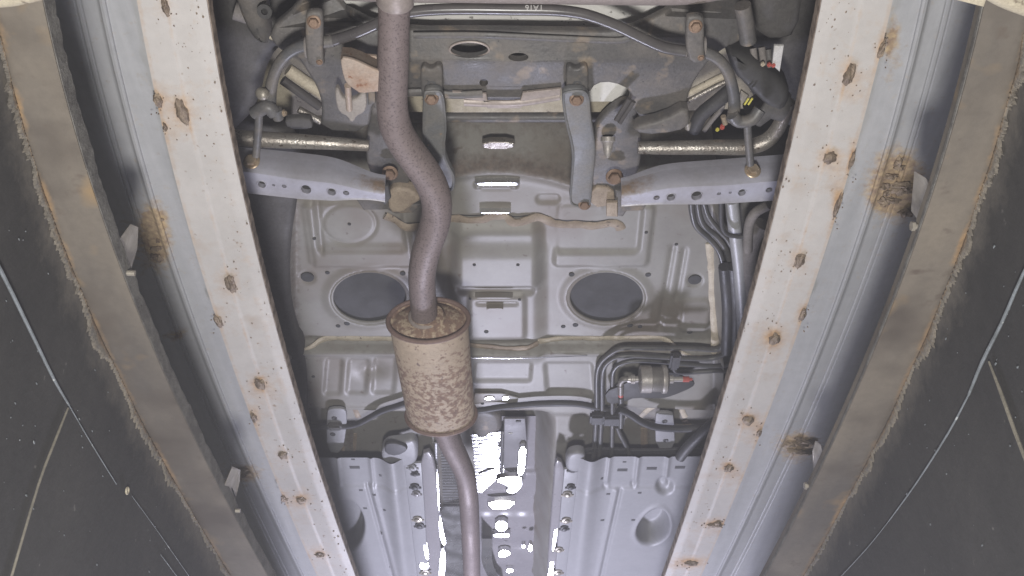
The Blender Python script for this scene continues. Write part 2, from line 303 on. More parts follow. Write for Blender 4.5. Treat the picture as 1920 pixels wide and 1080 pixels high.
def rail(K, side, label, cat, walllabel, beamlabel):
    s = K['s']; top = at(K['out'](0), 0, ZP)
    T = thing('steel_rail', at(K['out'](540), 540, ZP+.05), label, cat)
    # white flat bar
    NC = 26; rows = []; at_ = []
    wel = WL[side]; wk = [random.uniform(.35, 1.15) for _ in wel]; wo = [random.uniform(-9, 9) for _ in wel]
    def dirt(x, y):
        d = 0
        for k, (wx, wy, a, b) in enumerate(wel):
            d += wk[k]*.85*math.exp(-((x-wx)/(a*1.6))**2-((y-wy+3)/(b*1.2))**2)+.38*wk[k]*math.exp(-((x-wx+wo[k])/(a*3.6))**2-((y-wy-8+wo[k])/(b*2.6))**2)
        return d
    for py in rowsy(200):
        o, i = K['out'](py), K['inn'](py); r = []
        for c in range(NC+1):
            f = c/NC; x = o+(i-o)*f
            dz = .0 if f < .42 else (.0009*min(1, (f-.42)/.04)); dz += .002*max(0, f-.80)/.2
            r.append(at(x, py, ZP+dz)); at_.append(dirt(x, py)+.25*(f < .05)+.34*(abs(f-.42) < .025)*(.6+.8*noise.noise((0, py*.015, s)))+.12*(abs(f-.8) < .05)*(noise.noise((0, py*.02, s)) > 0))
        rows.append(r)
    pre(rows, at_); mb = MB(); strip(mb, rows, .013, at_); mb.build('flat_bar', M['plate'], T, 30)
    mb = MB(); rows = []
    for py in rowsy(260):                       # rough sheared edge, proud of the bar
        p = at(K['inn'](py), py, ZP+.0045); j = .0022*noise.noise((0, py*.09, 3*s)); q = .0012*noise.noise((py*.2, 1, s))
        rows.append([p+Vector((s*.001, 0, -.0006)), p+Vector((-s*.0012, 0, .0005)), p+Vector((-s*(.0014+abs(q)), 0, .008)), p+Vector((-s*.0012, 0, .0155+j)), p+Vector((s*.002, 0, .0165+j))])
    pre(rows); strip(mb, rows); mb.build('sheared_edge', M['edge'], T, 30)
    # galvanised profile
    mb = MB(); rows = []; at_ = []
    prof = [(9, .0), (6, -.0035), (1, -.0055), (-4, -.0045), (-7, .001), (-12, .003), (-36, .003), (-39, .0045), (-42, .003), (-47, .003), (-50, .0045), (-53, .003), (-100, .004), (-150, .010), (-190, .020), (-230, .03)]
    for py in rowsy(160):
        o, g = K['out'](py), K['ridge'](py); k = 1-.42*(py/1080) if py < 1240 else .52*(2180-py)/940
        cols = [(o-s*30*k, .0)]+[(o-s*30*k+(g-s*7*k-o+s*30*k)*q, .0004*(q == .5)) for q in (.3, .5, .75)]+[(g-s*dx*k, dz) for dx, dz in prof]
        rows.append([at(x, py, ZG+dz) for x, dz in cols])
        for x, dz in cols:
            d = sum(1.15*math.exp(-((x-wx)/(a*1.15))**2-((py-wy)/(b*1.15))**2) for wx, wy, a, b in GW[side]); at_.append(d)
    pre(rows, at_); strip(mb, rows, .004, at_); mb.build('galvanised_channel', M['galv'], T, 32)
    spat = MB()
    for k, (x, y, a, b) in enumerate(wel):
        mb = MB(); sc = mpp(y, ZP); c = at(x, y, ZP-.0005); blob(mb, c, a*sc*.95, b*sc*1.15, .0045, k*1.7+s, 3)
        for q in range(5):
            ang = random.random()*6.3; rr_ = random.uniform(1.1, 2.6)
            blob(spat, at(x+math.cos(ang)*a*rr_, y+math.sin(ang)*b*rr_, ZP), 1.6*sc, 1.9*sc, .0012, q, 1)
        mb.build('weld', M['weld'], T, 60)
    for k, (x, y, a, b) in enumerate(GW[side][1:5] if side == 'L' else GW[side][:5]):
        mb = MB(); sc = mpp(y, ZG); n = 3 if a > 15 else 1
        for q in range(n+1):
            blob(mb, at(x+random.uniform(-.6, .6)*a, y+(q-n/2)*b*random.uniform(.3, .6), ZG+.002), a*sc*random.uniform(.2, .7), b*sc*random.uniform(.1, .3), .0045, k+q*.7, 3, .8)
        mb.build('weld', M['weld'], T, 60)
    for q in range(150):                                           # spatter and pits
        py = random.uniform(0, 1080); f = random.betavariate(2.2, 1.4); x = K['out'](py)+(K['inn'](py)-K['out'](py))*f; sc = mpp(py, ZP)
        r = random.choice([.7, .9, 1.1, 2.0])*sc; blob(spat, at(x, py, ZP+.0012), r, r*1.5, .0009, q, 1)
    o = spat.build('weld_spatter', M['weld'], T, 60); o['kind'] = 'stuff'
    # edge beam
    B = thing('edge_beam', at(K['bin'](540), 540, ZB), beamlabel, 'steel beam')
    rows = []; at_ = []
    for py in rowsy(160):
        i, r_ = K['bin'](py), K['rag'](py); r = []
        for c in range(15):
            f = c/14; x = i+(r_-i)*f; r.append(at(x, py, ZB+.0015*max(0, f-.9)*10))
            at_.append(1.15*ss(.80, 1.0, f)*(.42+.9*noise.noise((py*.012, 0, s)))+.18*max(0, noise.noise((x*.02, py*.01, 4)))*(py < 400)*1.6)
        rows.append(r)
    pre(rows, at_); mb = MB(); strip(mb, rows, .014, at_); mb.build('beam_face', M['beam'], B, 30)
    mb = MB(); rows = []; hh = .0175 if side == 'L' else .004
    for py in rowsy(300):
        p = at(K['bin'](py), py, ZB+.0012); j = .0035*noise.noise((py*.05, 2, s))+.003*noise.noise((py*.012, 5, s)); j *= (side == 'L')
        rows.append([p+Vector((s*.002, 0, 0)), p+Vector((-s*.0012, 0, .0003)), p+Vector((-s*.0015, 0, .4*hh)), p+Vector((-s*.0015, 0, hh+j)), p+Vector((s*.004, 0, hh+j+.002))])
    pre(rows); strip(mb, rows); mb.build('beam_lip', M['wallp'], B, 30)
    # pit wall, hanging down from the beam
    Wl = thing('pit_wall', at(K['rag'](540), 540, ZB)+Vector((0, 0, -1.4)), walllabel, 'wall')
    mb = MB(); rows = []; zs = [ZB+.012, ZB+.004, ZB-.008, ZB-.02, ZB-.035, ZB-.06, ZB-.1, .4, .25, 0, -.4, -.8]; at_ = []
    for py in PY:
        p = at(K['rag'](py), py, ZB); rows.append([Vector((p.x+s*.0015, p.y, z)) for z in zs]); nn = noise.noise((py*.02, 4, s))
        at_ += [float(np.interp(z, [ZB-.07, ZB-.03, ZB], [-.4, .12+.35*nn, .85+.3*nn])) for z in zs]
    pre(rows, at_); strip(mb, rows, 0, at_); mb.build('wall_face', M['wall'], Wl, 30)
    # ragged mortar along the beam
    mb = MB(); rows = []; at_ = []
    for py in rowsy(1500):
        p = at(K['rag'](py), py, ZB)
        n1 = noise.noise((py*.012, 0, 9*s)); n2 = noise.noise((py*.041, 3, 2*s)); n3 = noise.noise((py*.22, 7, s))+.5*noise.noise((py*.6, 2, s))
        d = max(.0008, (.007+.018*max(-.2, n1)+.009*n2+.007*n3)*(1.0 if 150 < py < 900 else .6)); e = .0018+.0008*n2
        rows.append([p+Vector((s*.001, 0, .001)), p+Vector((-s*e*.5, 0, -.0008)), p+Vector((-s*e, 0, -.25*d)), p+Vector((-s*e*.9, 0, -.6*d)), p+Vector((-s*e*.5, 0, -.9*d)), p+Vector((s*.001, 0, -d))])
        at_ += [1.1, 1.0, .75, .3, .05, .0]
    strip(mb, rows, 0, at_); mb.build('mortar_crust', M['crust'], Wl, 50)
    PW = [py for py in PY if py <= 1150]; wx = np.poly1d(np.polyfit([at(K['rag'](py), py, ZB).y for py in PW], [at(K['rag'](py), py, ZB).x for py in PW], 3))
    def onwall(px, py):
        x = K['s']*.37
        for _ in range(12): p = atx(px, py, x); x = float(wx(min(max(p.y, .2), 1.4)))
        return atx(px, py, x)
    return T, B, Wl, onwall
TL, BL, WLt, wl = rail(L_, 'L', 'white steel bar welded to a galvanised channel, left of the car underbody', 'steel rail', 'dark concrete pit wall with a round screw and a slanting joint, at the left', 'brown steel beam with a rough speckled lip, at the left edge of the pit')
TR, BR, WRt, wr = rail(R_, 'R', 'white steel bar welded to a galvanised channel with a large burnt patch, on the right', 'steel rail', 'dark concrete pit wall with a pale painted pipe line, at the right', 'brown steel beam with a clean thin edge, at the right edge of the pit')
def wallline(on, pts, r, name, m, parent, s):
    mb = MB(); tube(mb, [on(x, y)+Vector((-s*.0008, 0, 0)) for x, y in pts], [q*.75 for q in r], 8, 3); mb.build(name, M[m], parent)
wallline(wl, [(-60, 400), (0, 508), (60, 630), (100, 712), (128, 760)], [.0022, .0022, .002, .0018, .0013], 'painted_pipe', 'caulk', WLt, -1)
wallline(wl, [(128, 760), (170, 832), (217, 908)], [.0007, .0008, .0007], 'caulk_line', 'caulk', WLt, -1)
wallline(wl, [(246, 930), (290, 990), (325, 1040), (360, 1090)], [.0004, .0005, .0004], 'caulk_line', 'caulk', WLt, -1)
wallline(wl, [(300, 1040), (345, 1100)], [.0006, .0006], 'caulk_line', 'caulk', WLt, -1)
wallline(wl, [(126, 765), (100, 830), (70, 910), (20, 1080), (12, 1110)], [.0013, .0017, .0016, .0016, .0016], 'joint_strip', 'tape', WLt, -1)
wallline(wr, [(1960, 440), (1919, 516), (1880, 605), (1844, 677), (1818, 740)], [.0018, .0018, .0020, .0022, .0017], 'painted_pipe', 'caulk', WRt, 1)
wallline(wr, [(1818, 740), (1780, 811), (1720, 905), (1667, 978)], [.0012, .0014, .0012, .0008], 'caulk_line', 'caulk', WRt, 1)
wallline(wr, [(1667, 978), (1625, 1030), (1560, 1100)], [.0005, .0006, .0006], 'caulk_line', 'caulk', WRt, 1)
wallline(wr, [(1856, 678), (1880, 740), (1905, 810), (1940, 900)], [.0013, .0022, .0022, .0022], 'joint_strip', 'tape', WRt, 1)
p = wl(237, 920); mb = MB(); tube(mb, [p+Vector((.001, .0035*math.cos(a), .0035*math.sin(a))) for a in np.linspace(0, 2*math.pi, 13)[:-1]], .0011, 8, 1, closed=True)
lathe(mb, p, (1, 0, 0), [(0, .0022), (.0012, .002)], 10); mb.build('round_screw', M['dust'], WLt)
for on, K, par, n in ((wl, L_, WLt, 60), (wr, R_, WRt, 60)):
    mb = MB()
    for q in range(n):
        py = random.uniform(420, 1080); e = K['rag'](py); px = e+K['s']*random.uniform(25, 330)
        if not -20 < px < 1940: continue
        r = random.choice([.0005, .0006, .0008, .0012]); blob(mb, on(px, py), r*.6, r*random.uniform(.8, 2), r, q, 1)
    o = mb.build('plaster_specks', M['caulk'], par); o['kind'] = 'stuff'
# hanging clips between channel and beam
def clip(poly, z, hole, bp, par):
    sg = 1 if hole[0] < 960 else -1; x0 = hole[0]-sg*14; zf = lambda x, y: z+.07*min(1, max(0, sg*(x-x0)/42))
    tl = -sg*.22; H = [(hole[0]+hole[2]*math.cos(a)*.9-tl*hole[3]*math.sin(a), hole[1]+hole[3]*math.sin(a)*.8) for a in np.linspace(0, 2*math.pi, 17)[:-1]]
    mb = MB(); plate(mb, poly, zf, .003, .0008, 0, 0.0, [H]); mb.build('hanger_clip', M['zinc'], par)
    mb = MB(); q = at(*bp, z+.002); tube(mb, [q+Vector((-.006, 0, 0)), q+Vector((.007, .001, 0))], .0028, 10, 1); lathe(mb, q+Vector((-.005, 0, 0)), (-1, 0, 0), [(0, .0045), (.003, .0045)], 6); mb.build('clip_bolt', M['zinc'], par)
clip([(212, 466), (243, 424), (258, 430), (256, 470), (247, 502), (238, 511), (226, 500)], .626, (233, 485, 4, 13), (239, 511), TL)
clip([(434, 878), (450, 885), (449, 905), (438, 953), (429, 955), (414, 925)], .626, (437, 925, 3, 14), (440, 957), TL)
clip([(1716, 325), (1738, 338), (1752, 375), (1738, 410), (1726, 417), (1710, 395)], .626, (1734, 397, 5, 8), (1725, 424), TR)
clip([(1530, 830), (1540, 838), (1548, 878), (1534, 900), (1526, 890), (1524, 850)], .626, (1537, 880, 3, 9), (1520, 911), TR)
mb = MB(); tube(mb, [at(x, y, .60) for x, y in ((-90, -2), (0, -5), (45, -12), (100, -26))], .007, 14, 3); mb.build('cross_pipe', M['dust'], BL)
mb = MB(); tube(mb, [at(x, y, .60) for x, y in ((1860, -22), (1885, -8), (1920, 6), (1990, 30))], .008, 14, 3); plate(mb, [(1770, -40), (1790, 0), (1845, 14), (1860, -30)], .604, .004, .001, 0); mb.build('cross_pipe', M['dust'], BR)
# ---------------------------------------------------------------- the car, seen from below
Z0 = 1.2
CAR = thing('car', at(940, 540, .92), 'grey car underbody with a tan muffler, above the pit between the steel rails', 'car')
def part(mb, name, m, parent=None, ang=40): return mb.build(name, M[m], parent or CAR, ang)
def rr(X, Y, cx, cy, hw, hh, r=8):
    qx = np.abs(X-cx)-hw+r; qy = np.abs(Y-cy)-hh+r
    return np.hypot(np.maximum(qx, 0), np.maximum(qy, 0))+np.minimum(np.maximum(qx, qy), 0)-r
def inside(d, w=6): return 1-ss(-w, w, d)
def seg(X, Y, a, b):
    ax, ay = a; bx, by = b; t = np.clip(((X-ax)*(bx-ax)+(Y-ay)*(by-ay))/((bx-ax)**2+(by-ay)**2), 0, 1)
    return np.hypot(X-ax-t*(bx-ax), Y-ay-t*(by-ay))
def floor_h(X, Y):
    h = np.zeros_like(X)
    yb = 322+np.minimum(((X-930)/165)**2*34, 62)
    k = np.clip((yb-Y)/110, 0, 1.6); h += .13*(k*k*(3-2*np.minimum(k, 1)))
    h -= .012*np.exp(-((yb-10-Y)/16)**2)*(np.abs(X-930) < 200)                       # brow
    h -= .007*inside(rr(X, Y, 930, 346, 40, 6, 5), 3)-.004*inside(rr(X, Y, 930, 350, 30, 4, 3), 2)
    h += .003*inside(rr(X, Y, 1028, 373, 22, 8, 8), 3)
    # tank floor
    h -= .016*inside(rr(X, Y, 932, 475, 78, 58, 16), 14); h -= .008*inside(rr(X, Y, 932, 555, 82, 100, 16), 16)
    h += .010*inside(rr(X, Y, 930, 534, 72, 10+0*X, 8), 6)*1.0
    h -= .005*inside(rr(X, Y, 932, 588, 52, 40, 8), 5); h += .003*inside(rr(X, Y, 932, 560, 38, 3, 2), 2)
    h -= .006*inside(rr(X-.14*(Y-440), Y, 672, 440, 97, 58, 10), 5); h += .006*inside(rr(X-.1*(Y-440), Y, 676, 420, 82, 48, 10), 5)
    h -= .003*np.exp(-((Y-463)/5)**2)*(np.abs(X-682) < 75)
    h -= .006*inside(rr(X+.12*(Y-440), Y, 1132, 440, 88, 57, 10), 5); h += .006*inside(rr(X+.1*(Y-440), Y, 1122, 426, 78, 44, 10), 5)
    h += .0025*np.exp(-((np.hypot(X-655, (Y-420)*1.35)-50)/3)**2)
    for a, b in (((1262, 465), (1236, 615)), ((1284, 470), (1268, 560))): h += .004*np.exp(-(seg(X, Y, a, b)/5)**2)
    for a, b in (((573, 392), (588, 495)), ((596, 385), (604, 470))): h += .003*np.exp(-(seg(X, Y, a, b)/4)**2)
    h -= .005*inside(rr(X+.1*(Y-590), Y, 1303, 590, 26, 30, 10), 4)
    h += .004*inside(np.hypot(X-1303, (Y-526)*1.3)-14, 3)+.004*inside(np.hypot(X-576, (Y-521)*1.3)-14, 4)
    for cx in (693, 1137): h += .014*inside((np.hypot((X-cx)/71, (Y-556)/48)-1)*60, 2); h -= .004*inside((np.hypot((X-cx)/84, (Y-556)/59)-1)*60, 7)
    # raised edge walls of the tank floor
    h -= .035*ss(556, 538, X)*(Y > 330); h -= .03*ss(1336, 1352, X)*(Y > 330)
    # cross member
    h -= .020*ss(636, 644, Y); h -= .006*np.exp(-((Y-647)/3)**2)
    for cx, cy, hw, hh in ((627, 692, 15, 33), (672, 692, 18, 32), (722, 690, 20, 33), (942, 683, 53, 18), (1067, 695, 44, 28)): h += .0055*inside(rr(X-.08*(Y-690)*np.sign(960-cx)*-1, Y, cx, cy, hw, hh, 5), 4)
    h += .014*np.exp(-((np.hypot((X-697)/24, (Y-686)/13)))**2)
    h += .024*ss(748+6*np.sin(X*.01), 764, Y); h -= .004*np.exp(-((Y-752)/4)**2)
    h += .006*inside(rr(X, Y, 1062, 812, 42, 30, 10), 5)
    # tunnel
    hw = 74-.03*(Y-800); t = 1-ss(-4, 42, np.abs(X-928)-hw); h += .12*t*ss(770, 815, Y)
    for cy in (880, 940, 965, 1010, 1045): h += .0035*np.exp(-((Y-cy)/3)**2)*(np.abs(X-950) < 60)
    return h
def hf(name, m, xs, rows, hfun, z0, dfun=None, parent=None, thick=0):
    """heightfield sheet: rows of photo heights, xs(row) the columns on the sheet z0"""
    X = np.array([xs(y) for y in rows]); Y = np.array([[y]*X.shape[1] for y in rows], float)
    H = hfun(X, Y); D_ = dfun(X, Y).ravel() if dfun else np.zeros(X.size)
    K = z0/(F*sE+(540-Y)*cE); PX = (X-960)*K; PYY = (F*cE-(540-Y)*sE)*K
    V = np.stack([PX, PYY, z0+H], -1).reshape(-1, 3); m_, n = X.shape
    c = V.mean(0); me = bpy.data.meshes.new(name); i = np.arange((m_-1)*(n-1)); r, q = i//(n-1), i % (n-1); a = r*n+q
    fs = np.stack([a, a+1, a+n+1, a+n], -1)
    me.vertices.add(len(V)); me.vertices.foreach_set('co', (V-c).astype(np.float32).ravel())
    me.loops.add(fs.size); me.loops.foreach_set('vertex_index', fs.ravel().astype(np.int32))
    me.polygons.add(len(fs)); me.polygons.foreach_set('loop_start', np.arange(0, fs.size, 4).astype(np.int32)); me.update(calc_edges=True)
    me.polygons.foreach_set('use_smooth', [True]*len(fs)); me.flip_normals()
    A = me.attributes.new('dirt', 'FLOAT', 'POINT'); A.data.foreach_set('value', D_.astype(np.float32)); me.materials.append(M[m])
    return link(name, me, Vector(c), parent or CAR)
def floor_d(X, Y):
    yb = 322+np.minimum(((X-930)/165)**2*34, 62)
    d = .75*np.exp(-((Y-yb+14)/12)**2)*(np.abs(X-930) < 220)+.55*ss(yb-6, yb-70, Y)  # brown arc along the brow, darker tone rearward of it
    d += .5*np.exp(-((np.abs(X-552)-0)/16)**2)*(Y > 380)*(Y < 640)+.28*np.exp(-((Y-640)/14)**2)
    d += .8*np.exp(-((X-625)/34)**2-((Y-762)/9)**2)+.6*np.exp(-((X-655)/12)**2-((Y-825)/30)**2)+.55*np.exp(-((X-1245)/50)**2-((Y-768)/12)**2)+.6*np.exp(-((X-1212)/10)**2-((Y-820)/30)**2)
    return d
xs_ = np.arange(546, 1352, 3.0)
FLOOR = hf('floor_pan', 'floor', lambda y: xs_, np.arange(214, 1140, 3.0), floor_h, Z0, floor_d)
mb = MB(); box(mb, (0, 1.9, 1.48), 2.6, 4.4, .01, bev=0); part(mb, 'top_blocker', 'sill')  # plain sheet above the car, added to block world light
for s in (-1, 1): mb = MB(); box(mb, (s*1.25, 1.9, 1.15), .02, 4.4, .65, bev=0); part(mb, 'side_blocker', 'sill')  # upright side sheets, added to keep world light from leaking in
# access covers and their rims, dark discs for the small holes
for cx, a in ((693, 70), (1137, 70)):
    b = 47.5; mb = MB(); z = Z0+.003
    R = [at(cx+a*1.015*math.cos(t), 556+b*1.015*math.sin(t), Z0-.001) for t in np.linspace(0, 2*math.pi, 73)[:-1]]
    tube(mb, R, .0032, 8, 1, closed=True); part(mb, 'hole_rim', 'floor', FLOOR)
    mb = MB(); vs = [at(cx, 556, z-.002)]; fs = []
    for q in (.35, .7, .97, 1.02):
        vs += [at(cx+a*q*math.cos(t), 556+b*q*math.sin(t), z-.002*(1-q)+.0004*math.sin(t*5+cx)) for t in np.linspace(0, 2*math.pi, 49)[:-1]]
    fs = [(0, 1+(k+1) % 48, 1+k) for k in range(48)]+[(1+j*48+k, 1+j*48+(k+1) % 48, 49+j*48+(k+1) % 48, 49+j*48+k) for j in range(3) for k in range(48)]
    mb.add(vs, fs); part(mb, 'access_cover', 'cover', FLOOR)
PL = [(614, 511, 4), (755, 512, 5), (651, 604, 5), (634, 611, 4), (1072, 514, 5), (1215, 515, 5), (1079, 609, 5), (1056, 612, 4), (1181, 609, 5), (1200, 612, 4), (912, 612, 4), (890, 478, 3), (971, 478, 3), (882, 552, 2.5), (974, 552, 2.5), (590, 443, 3), (655, 420, 3), (1211, 431, 3), (1268, 458, 3), (1293, 620, 5), (590, 691, 3), (695, 763, 2.5), (905, 742, 3), (965, 738, 3)]
for x, y, r in PL:
    z = Z0+float(floor_h(np.array([[float(x)]]), np.array([[float(y)]]))[0, 0]); sc = mpp(y, z)
    q = at(x, y, Z0); mb = MB(); lathe(mb, (q.x, q.y, z+.002), (0, 0, -1), [(0, r*sc*1.15), (.0028, r*sc*1.1), (.0035, r*sc*.8), (.003, r*sc*.4)], 12); part(mb, 'hole_disc', 'cover', FLOOR)  # dark domed disc standing in for an open floor hole
for x, y in ((1303, 526), (576, 521)):
    q = at(x, y, Z0); mb = MB(); lathe(mb, (q.x, q.y, Z0+.004), (0, 0, -1), [(0, .0125), (.003, .012), (.004, .009), (.003, .004)], 20); part(mb, 'hole_disc', 'cover', FLOOR)
def bead(pts, r, m, z=None, fl=.45, jit=.0018, name='seam_sealer'):
    mb = MB(); P = []
    for i, (x, y) in enumerate(pts):
        zz = z if z is not None else Z0+float(floor_h(np.array([[float(x)]]), np.array([[float(y)]]))[0, 0]); q = at(x, y, Z0); P.append(Vector((q.x, q.y, zz)))
    Q = crom(P, 6); Q = [q+Vector((0, jit*noise.noise(q*40), .4*jit*noise.noise(q*90))) for q in Q]
    R = [r*(1+.28*noise.noise(q*60)) for q in Q]; tube(mb, Q, R, 10, 1, True, fl); return part(mb, name, m, FLOOR)
bead([(722, 404), (740, 412), (762, 421), (787, 424), (820, 415), (850, 410), (880, 411), (905, 410), (918, 407), (945, 405), (963, 414), (988, 411), (1008, 407), (1024, 411), (1042, 419), (1085, 421), (1120, 422), (1145, 417), (1160, 422), (1164, 430)], .0088, 'seal')
bead([(722, 399), (740, 406), (762, 414), (787, 417), (820, 408), (850, 403), (880, 404), (905, 403), (918, 400), (945, 398), (963, 406), (988, 404), (1008, 400), (1024, 404), (1042, 412), (1085, 414), (1120, 415), (1145, 411), (1162, 417)], .0016, 'hose', jit=.0008, name='open_seam')
bead([(560, 652), (585, 641), (612, 634), (660, 634), (735, 635), (800, 637)], .0065, 'cream')
bead([(870, 638), (940, 640), (985, 640), (1008, 638)], .0075, 'seal')
bead([(1008, 636), (1060, 634), (1130, 634), (1200, 633), (1240, 634), (1262, 640), (1285, 648), (1335, 652)], .0065, 'cream')
bead([(1330, 455), (1334, 500), (1337, 560), (1338, 650)], .0075, 'cream')
bead([(870, 646.5), (985, 647), (1100, 647)], .0012, 'shine', jit=.0004, name='glint_strip')  # thin alloy bead laid along the step as a bright line
bead([(592, 765), (610, 757), (640, 756), (662, 766), (672, 785)], .006, 'seal'); bead([(640, 815), (643, 848)], .004, 'seal'); bead([(666, 815), (664, 848)], .004, 'seal')
bead([(1200, 785), (1222, 767), (1250, 761), (1275, 768), (1285, 785)], .006, 'cream'); bead([(1208, 805), (1208, 850)], .008, 'seal'); bead([(1283, 790), (1290, 800)], .008, 'seal')
# spare wheel well behind the subframe, and the lit floor seen through gaps
mb = MB(); cx, cy = 945, -40; rows = []
for q in (0, .3, .6, .85, .95, 1.0, 1.02): rows.append([at(cx+q*395*math.cos(t), cy+q*150*math.sin(t), 1.1-.012*(1-q)+.09*max(0, q-.94)*12) for t in np.linspace(0, 2*math.pi, 65)])
strip(mb, rows, .002); part(mb, 'spare_wheel_well', 'well')
mb = MB(); plate(mb, [(480, 60), (1420, 60), (1420, 205), (1200, 212), (860, 213), (700, 212), (480, 225)], 1.24, .01, .004, 0); part(mb, 'rear_floor', 'dust')
mb = MB(); plate(mb, [(760, 150), (1190, 150), (1190, 211), (860, 212), (760, 211)], 1.10, .004, .002, 0); part(mb, 'rear_panel', 'dust')
mb = MB(); plate(mb, [(1095, 150), (1195, 150), (1195, 191), (1095, 191)], 1.092, .003, .001, 0); part(mb, 'lit_floor_panel', 'well')  # pale sheet added behind the gap: lit floor put into colour
mb = MB(); tube(mb, [at(x, y, 1.17) for x, y in ((700, 219), (860, 219), (1060, 219), (1200, 217))], .0085, 12, 2); part(mb, 'cross_rail', 'frame')
# sills and wheel housings, dark
for poly, z in (([(300, 200), (560, 235), (556, 380), (540, 470), (546, 620), (575, 660), (580, 880), (640, 1150), (300, 1150)], 1.17), ([(1345, 380), (1480, 380), (1620, 380), (1600, 1150), (1250, 1150), (1340, 860), (1352, 660)], 1.175)):
    mb = MB(); plate(mb, poly, z, .03, .012, 2); part(mb, 'side_sill', 'sill')
for poly in ([(300, -120), (640, -120), (660, 10), (640, 50), (560, 80), (500, 110), (470, 250), (300, 300)], [(1600, -120), (1290, -120), (1290, 20), (1350, 60), (1390, 75), (1400, 190), (1500, 260), (1600, 300)]):
    mb = MB(); plate(mb, poly, 1.15, .05, .02, 2); part(mb, 'wheel_housing', 'sill')
# rear muffler across the top
mb = MB(); rows = []
for i, f in enumerate(np.linspace(0, 1, 40)):
    x = 522+(1412-522)*f; e = (1-abs(2*f-1)**9)**.5 if 0 < f < 1 else .02; c = aty(x, -75+.012*(x-960), at(900, -60, 1.0).y)
    rows.append([c+Vector((0, .046*e*math.cos(t)*(1+.06*math.cos(2*t)), .05*e*math.sin(t))) for t in np.linspace(0, 2*math.pi, 29)])
strip(mb, rows); part(mb, 'rear_muffler', 'rmuf')
# ---------------------------------------------------------------- exhaust
EX = [(742, -12, 31), (740, 0, 31), (738, 60, 30), (737, 120, 30), (735, 190, 30), (741, 235, 31), (757, 268, 31), (780, 300, 31), (801, 331, 31), (815, 362, 30), (819, 392, 29), (814, 425, 29), (803, 457, 28), (795, 488, 27), (791, 520, 26), (793, 560, 25.5), (797, 604, 25)]
ZE = .985
mb = MB(); tube(mb, [at(x, y, ZE) for x, y, r in EX], [r*mpp(y, ZE)*.98 for x, y, r in EX], 24, 5); EXP = part(mb, 'exhaust_pipe', 'exh')
mb = MB(); lathe(mb, at(741, -3, ZE), at(740, 40, ZE)-at(741, -3, ZE), [(-.02, .0215), (.006, .0215), (.009, .019)], 24); part(mb, 'pipe_collar', 'rmuf', EXP)
mb = MB(); EF = [(822, 770, 24), (832, 800, 23), (848, 838, 22), (863, 868, 20), (873, 895, 19), (879, 940, 18.5), (882, 1000, 17.5), (884, 1060, 16.5), (886, 1130, 15)]
tube(mb, [at(x, y, ZE+.01) for x, y, r in EF], [r*mpp(y, ZE+.01) for x, y, r in EF], 24, 5); part(mb, 'front_pipe', 'exh')
# muffler: oval can, tilted ends
A = at(803, 600, ZE); Bq = at(827, 777, ZE-.004); ax = (Bq-A).normalized(); Ln = (Bq-A).length
mb = MB(); a_, b_ = .0625, .044; n = 56; rows = []; dd = []
for h in np.linspace(.004, Ln-.004, 46):
    u = Vector((1, 0, 0)); u = (u-ax*u.dot(ax)).normalized(); w = ax.cross(u); f = h/Ln
    rr_ = 1-.035*f
    rows.append([A+ax*h+(u*math.cos(t)*a_+w*math.sin(t)*b_)*rr_ for t in np.linspace(0, 2*math.pi, n+1)])
    for t in np.linspace(0, 2*math.pi, n+1): dd.append(.20+float(ss(.05, .55, f+.05*math.sin(2*t+.7)))*.32-.14*math.exp(-((f-.93)/.06)**2)+.12*math.exp(-((f-.36)/.03)**2))
strip(mb, rows, 0, dd); MUF = part(mb, 'muffler', 'muf')
for h, sgn in ((0, 1), (Ln, -1)):
    k = 1.0 if sgn == 1 else .965; mb = MB(); c = A+ax*h
    tube(mb, [c+(u*math.cos(t)*(a_+.001)*k+w*math.sin(t)*(b_+.001)*k) for t in np.linspace(0, 2*math.pi, 49)[:-1]], .0040, 10, 1, closed=True); part(mb, 'seam_rim', 'rim', MUF)
    mb = MB(); pr = [(.001*sgn, 1.0), (.003*sgn, .94), (.003*sgn, .88), (-.001*sgn, .80), (-.003*sgn, .58), (-.006*sgn, .46), (-.014*sgn, .40)]; vs = []; fs = []
    for hh, q in pr:
        rx = (a_*q)*k; ry = (b_*q)*k if q > .7 else (b_*q+(a_-b_)*q*(1-q))*k
        vs += [c+ax*hh+u*math.cos(t)*rx+w*math.sin(t)*ry for t in np.linspace(0, 2*math.pi, 41)[:-1]]
    fs = [(j*40+i, j*40+(i+1) % 40, j*40+40+(i+1) % 40, j*40+40+i) for j in range(6) for i in range(40)]+[tuple(range(240, 280))]
    mb.add(vs, fs, .62); part(mb, 'end_cap', 'muf' if sgn == 1 else 'rim', MUF)
mb = MB(); e1 = at(796, 590, ZE); tube(mb, [e1+ax*.004+(u*math.cos(t)+w*math.sin(t))*.0225 for t in np.linspace(0, 2*math.pi, 33)[:-1]], .0035, 8, 1, closed=True); part(mb, 'neck_ring', 'rmuf', MUF)
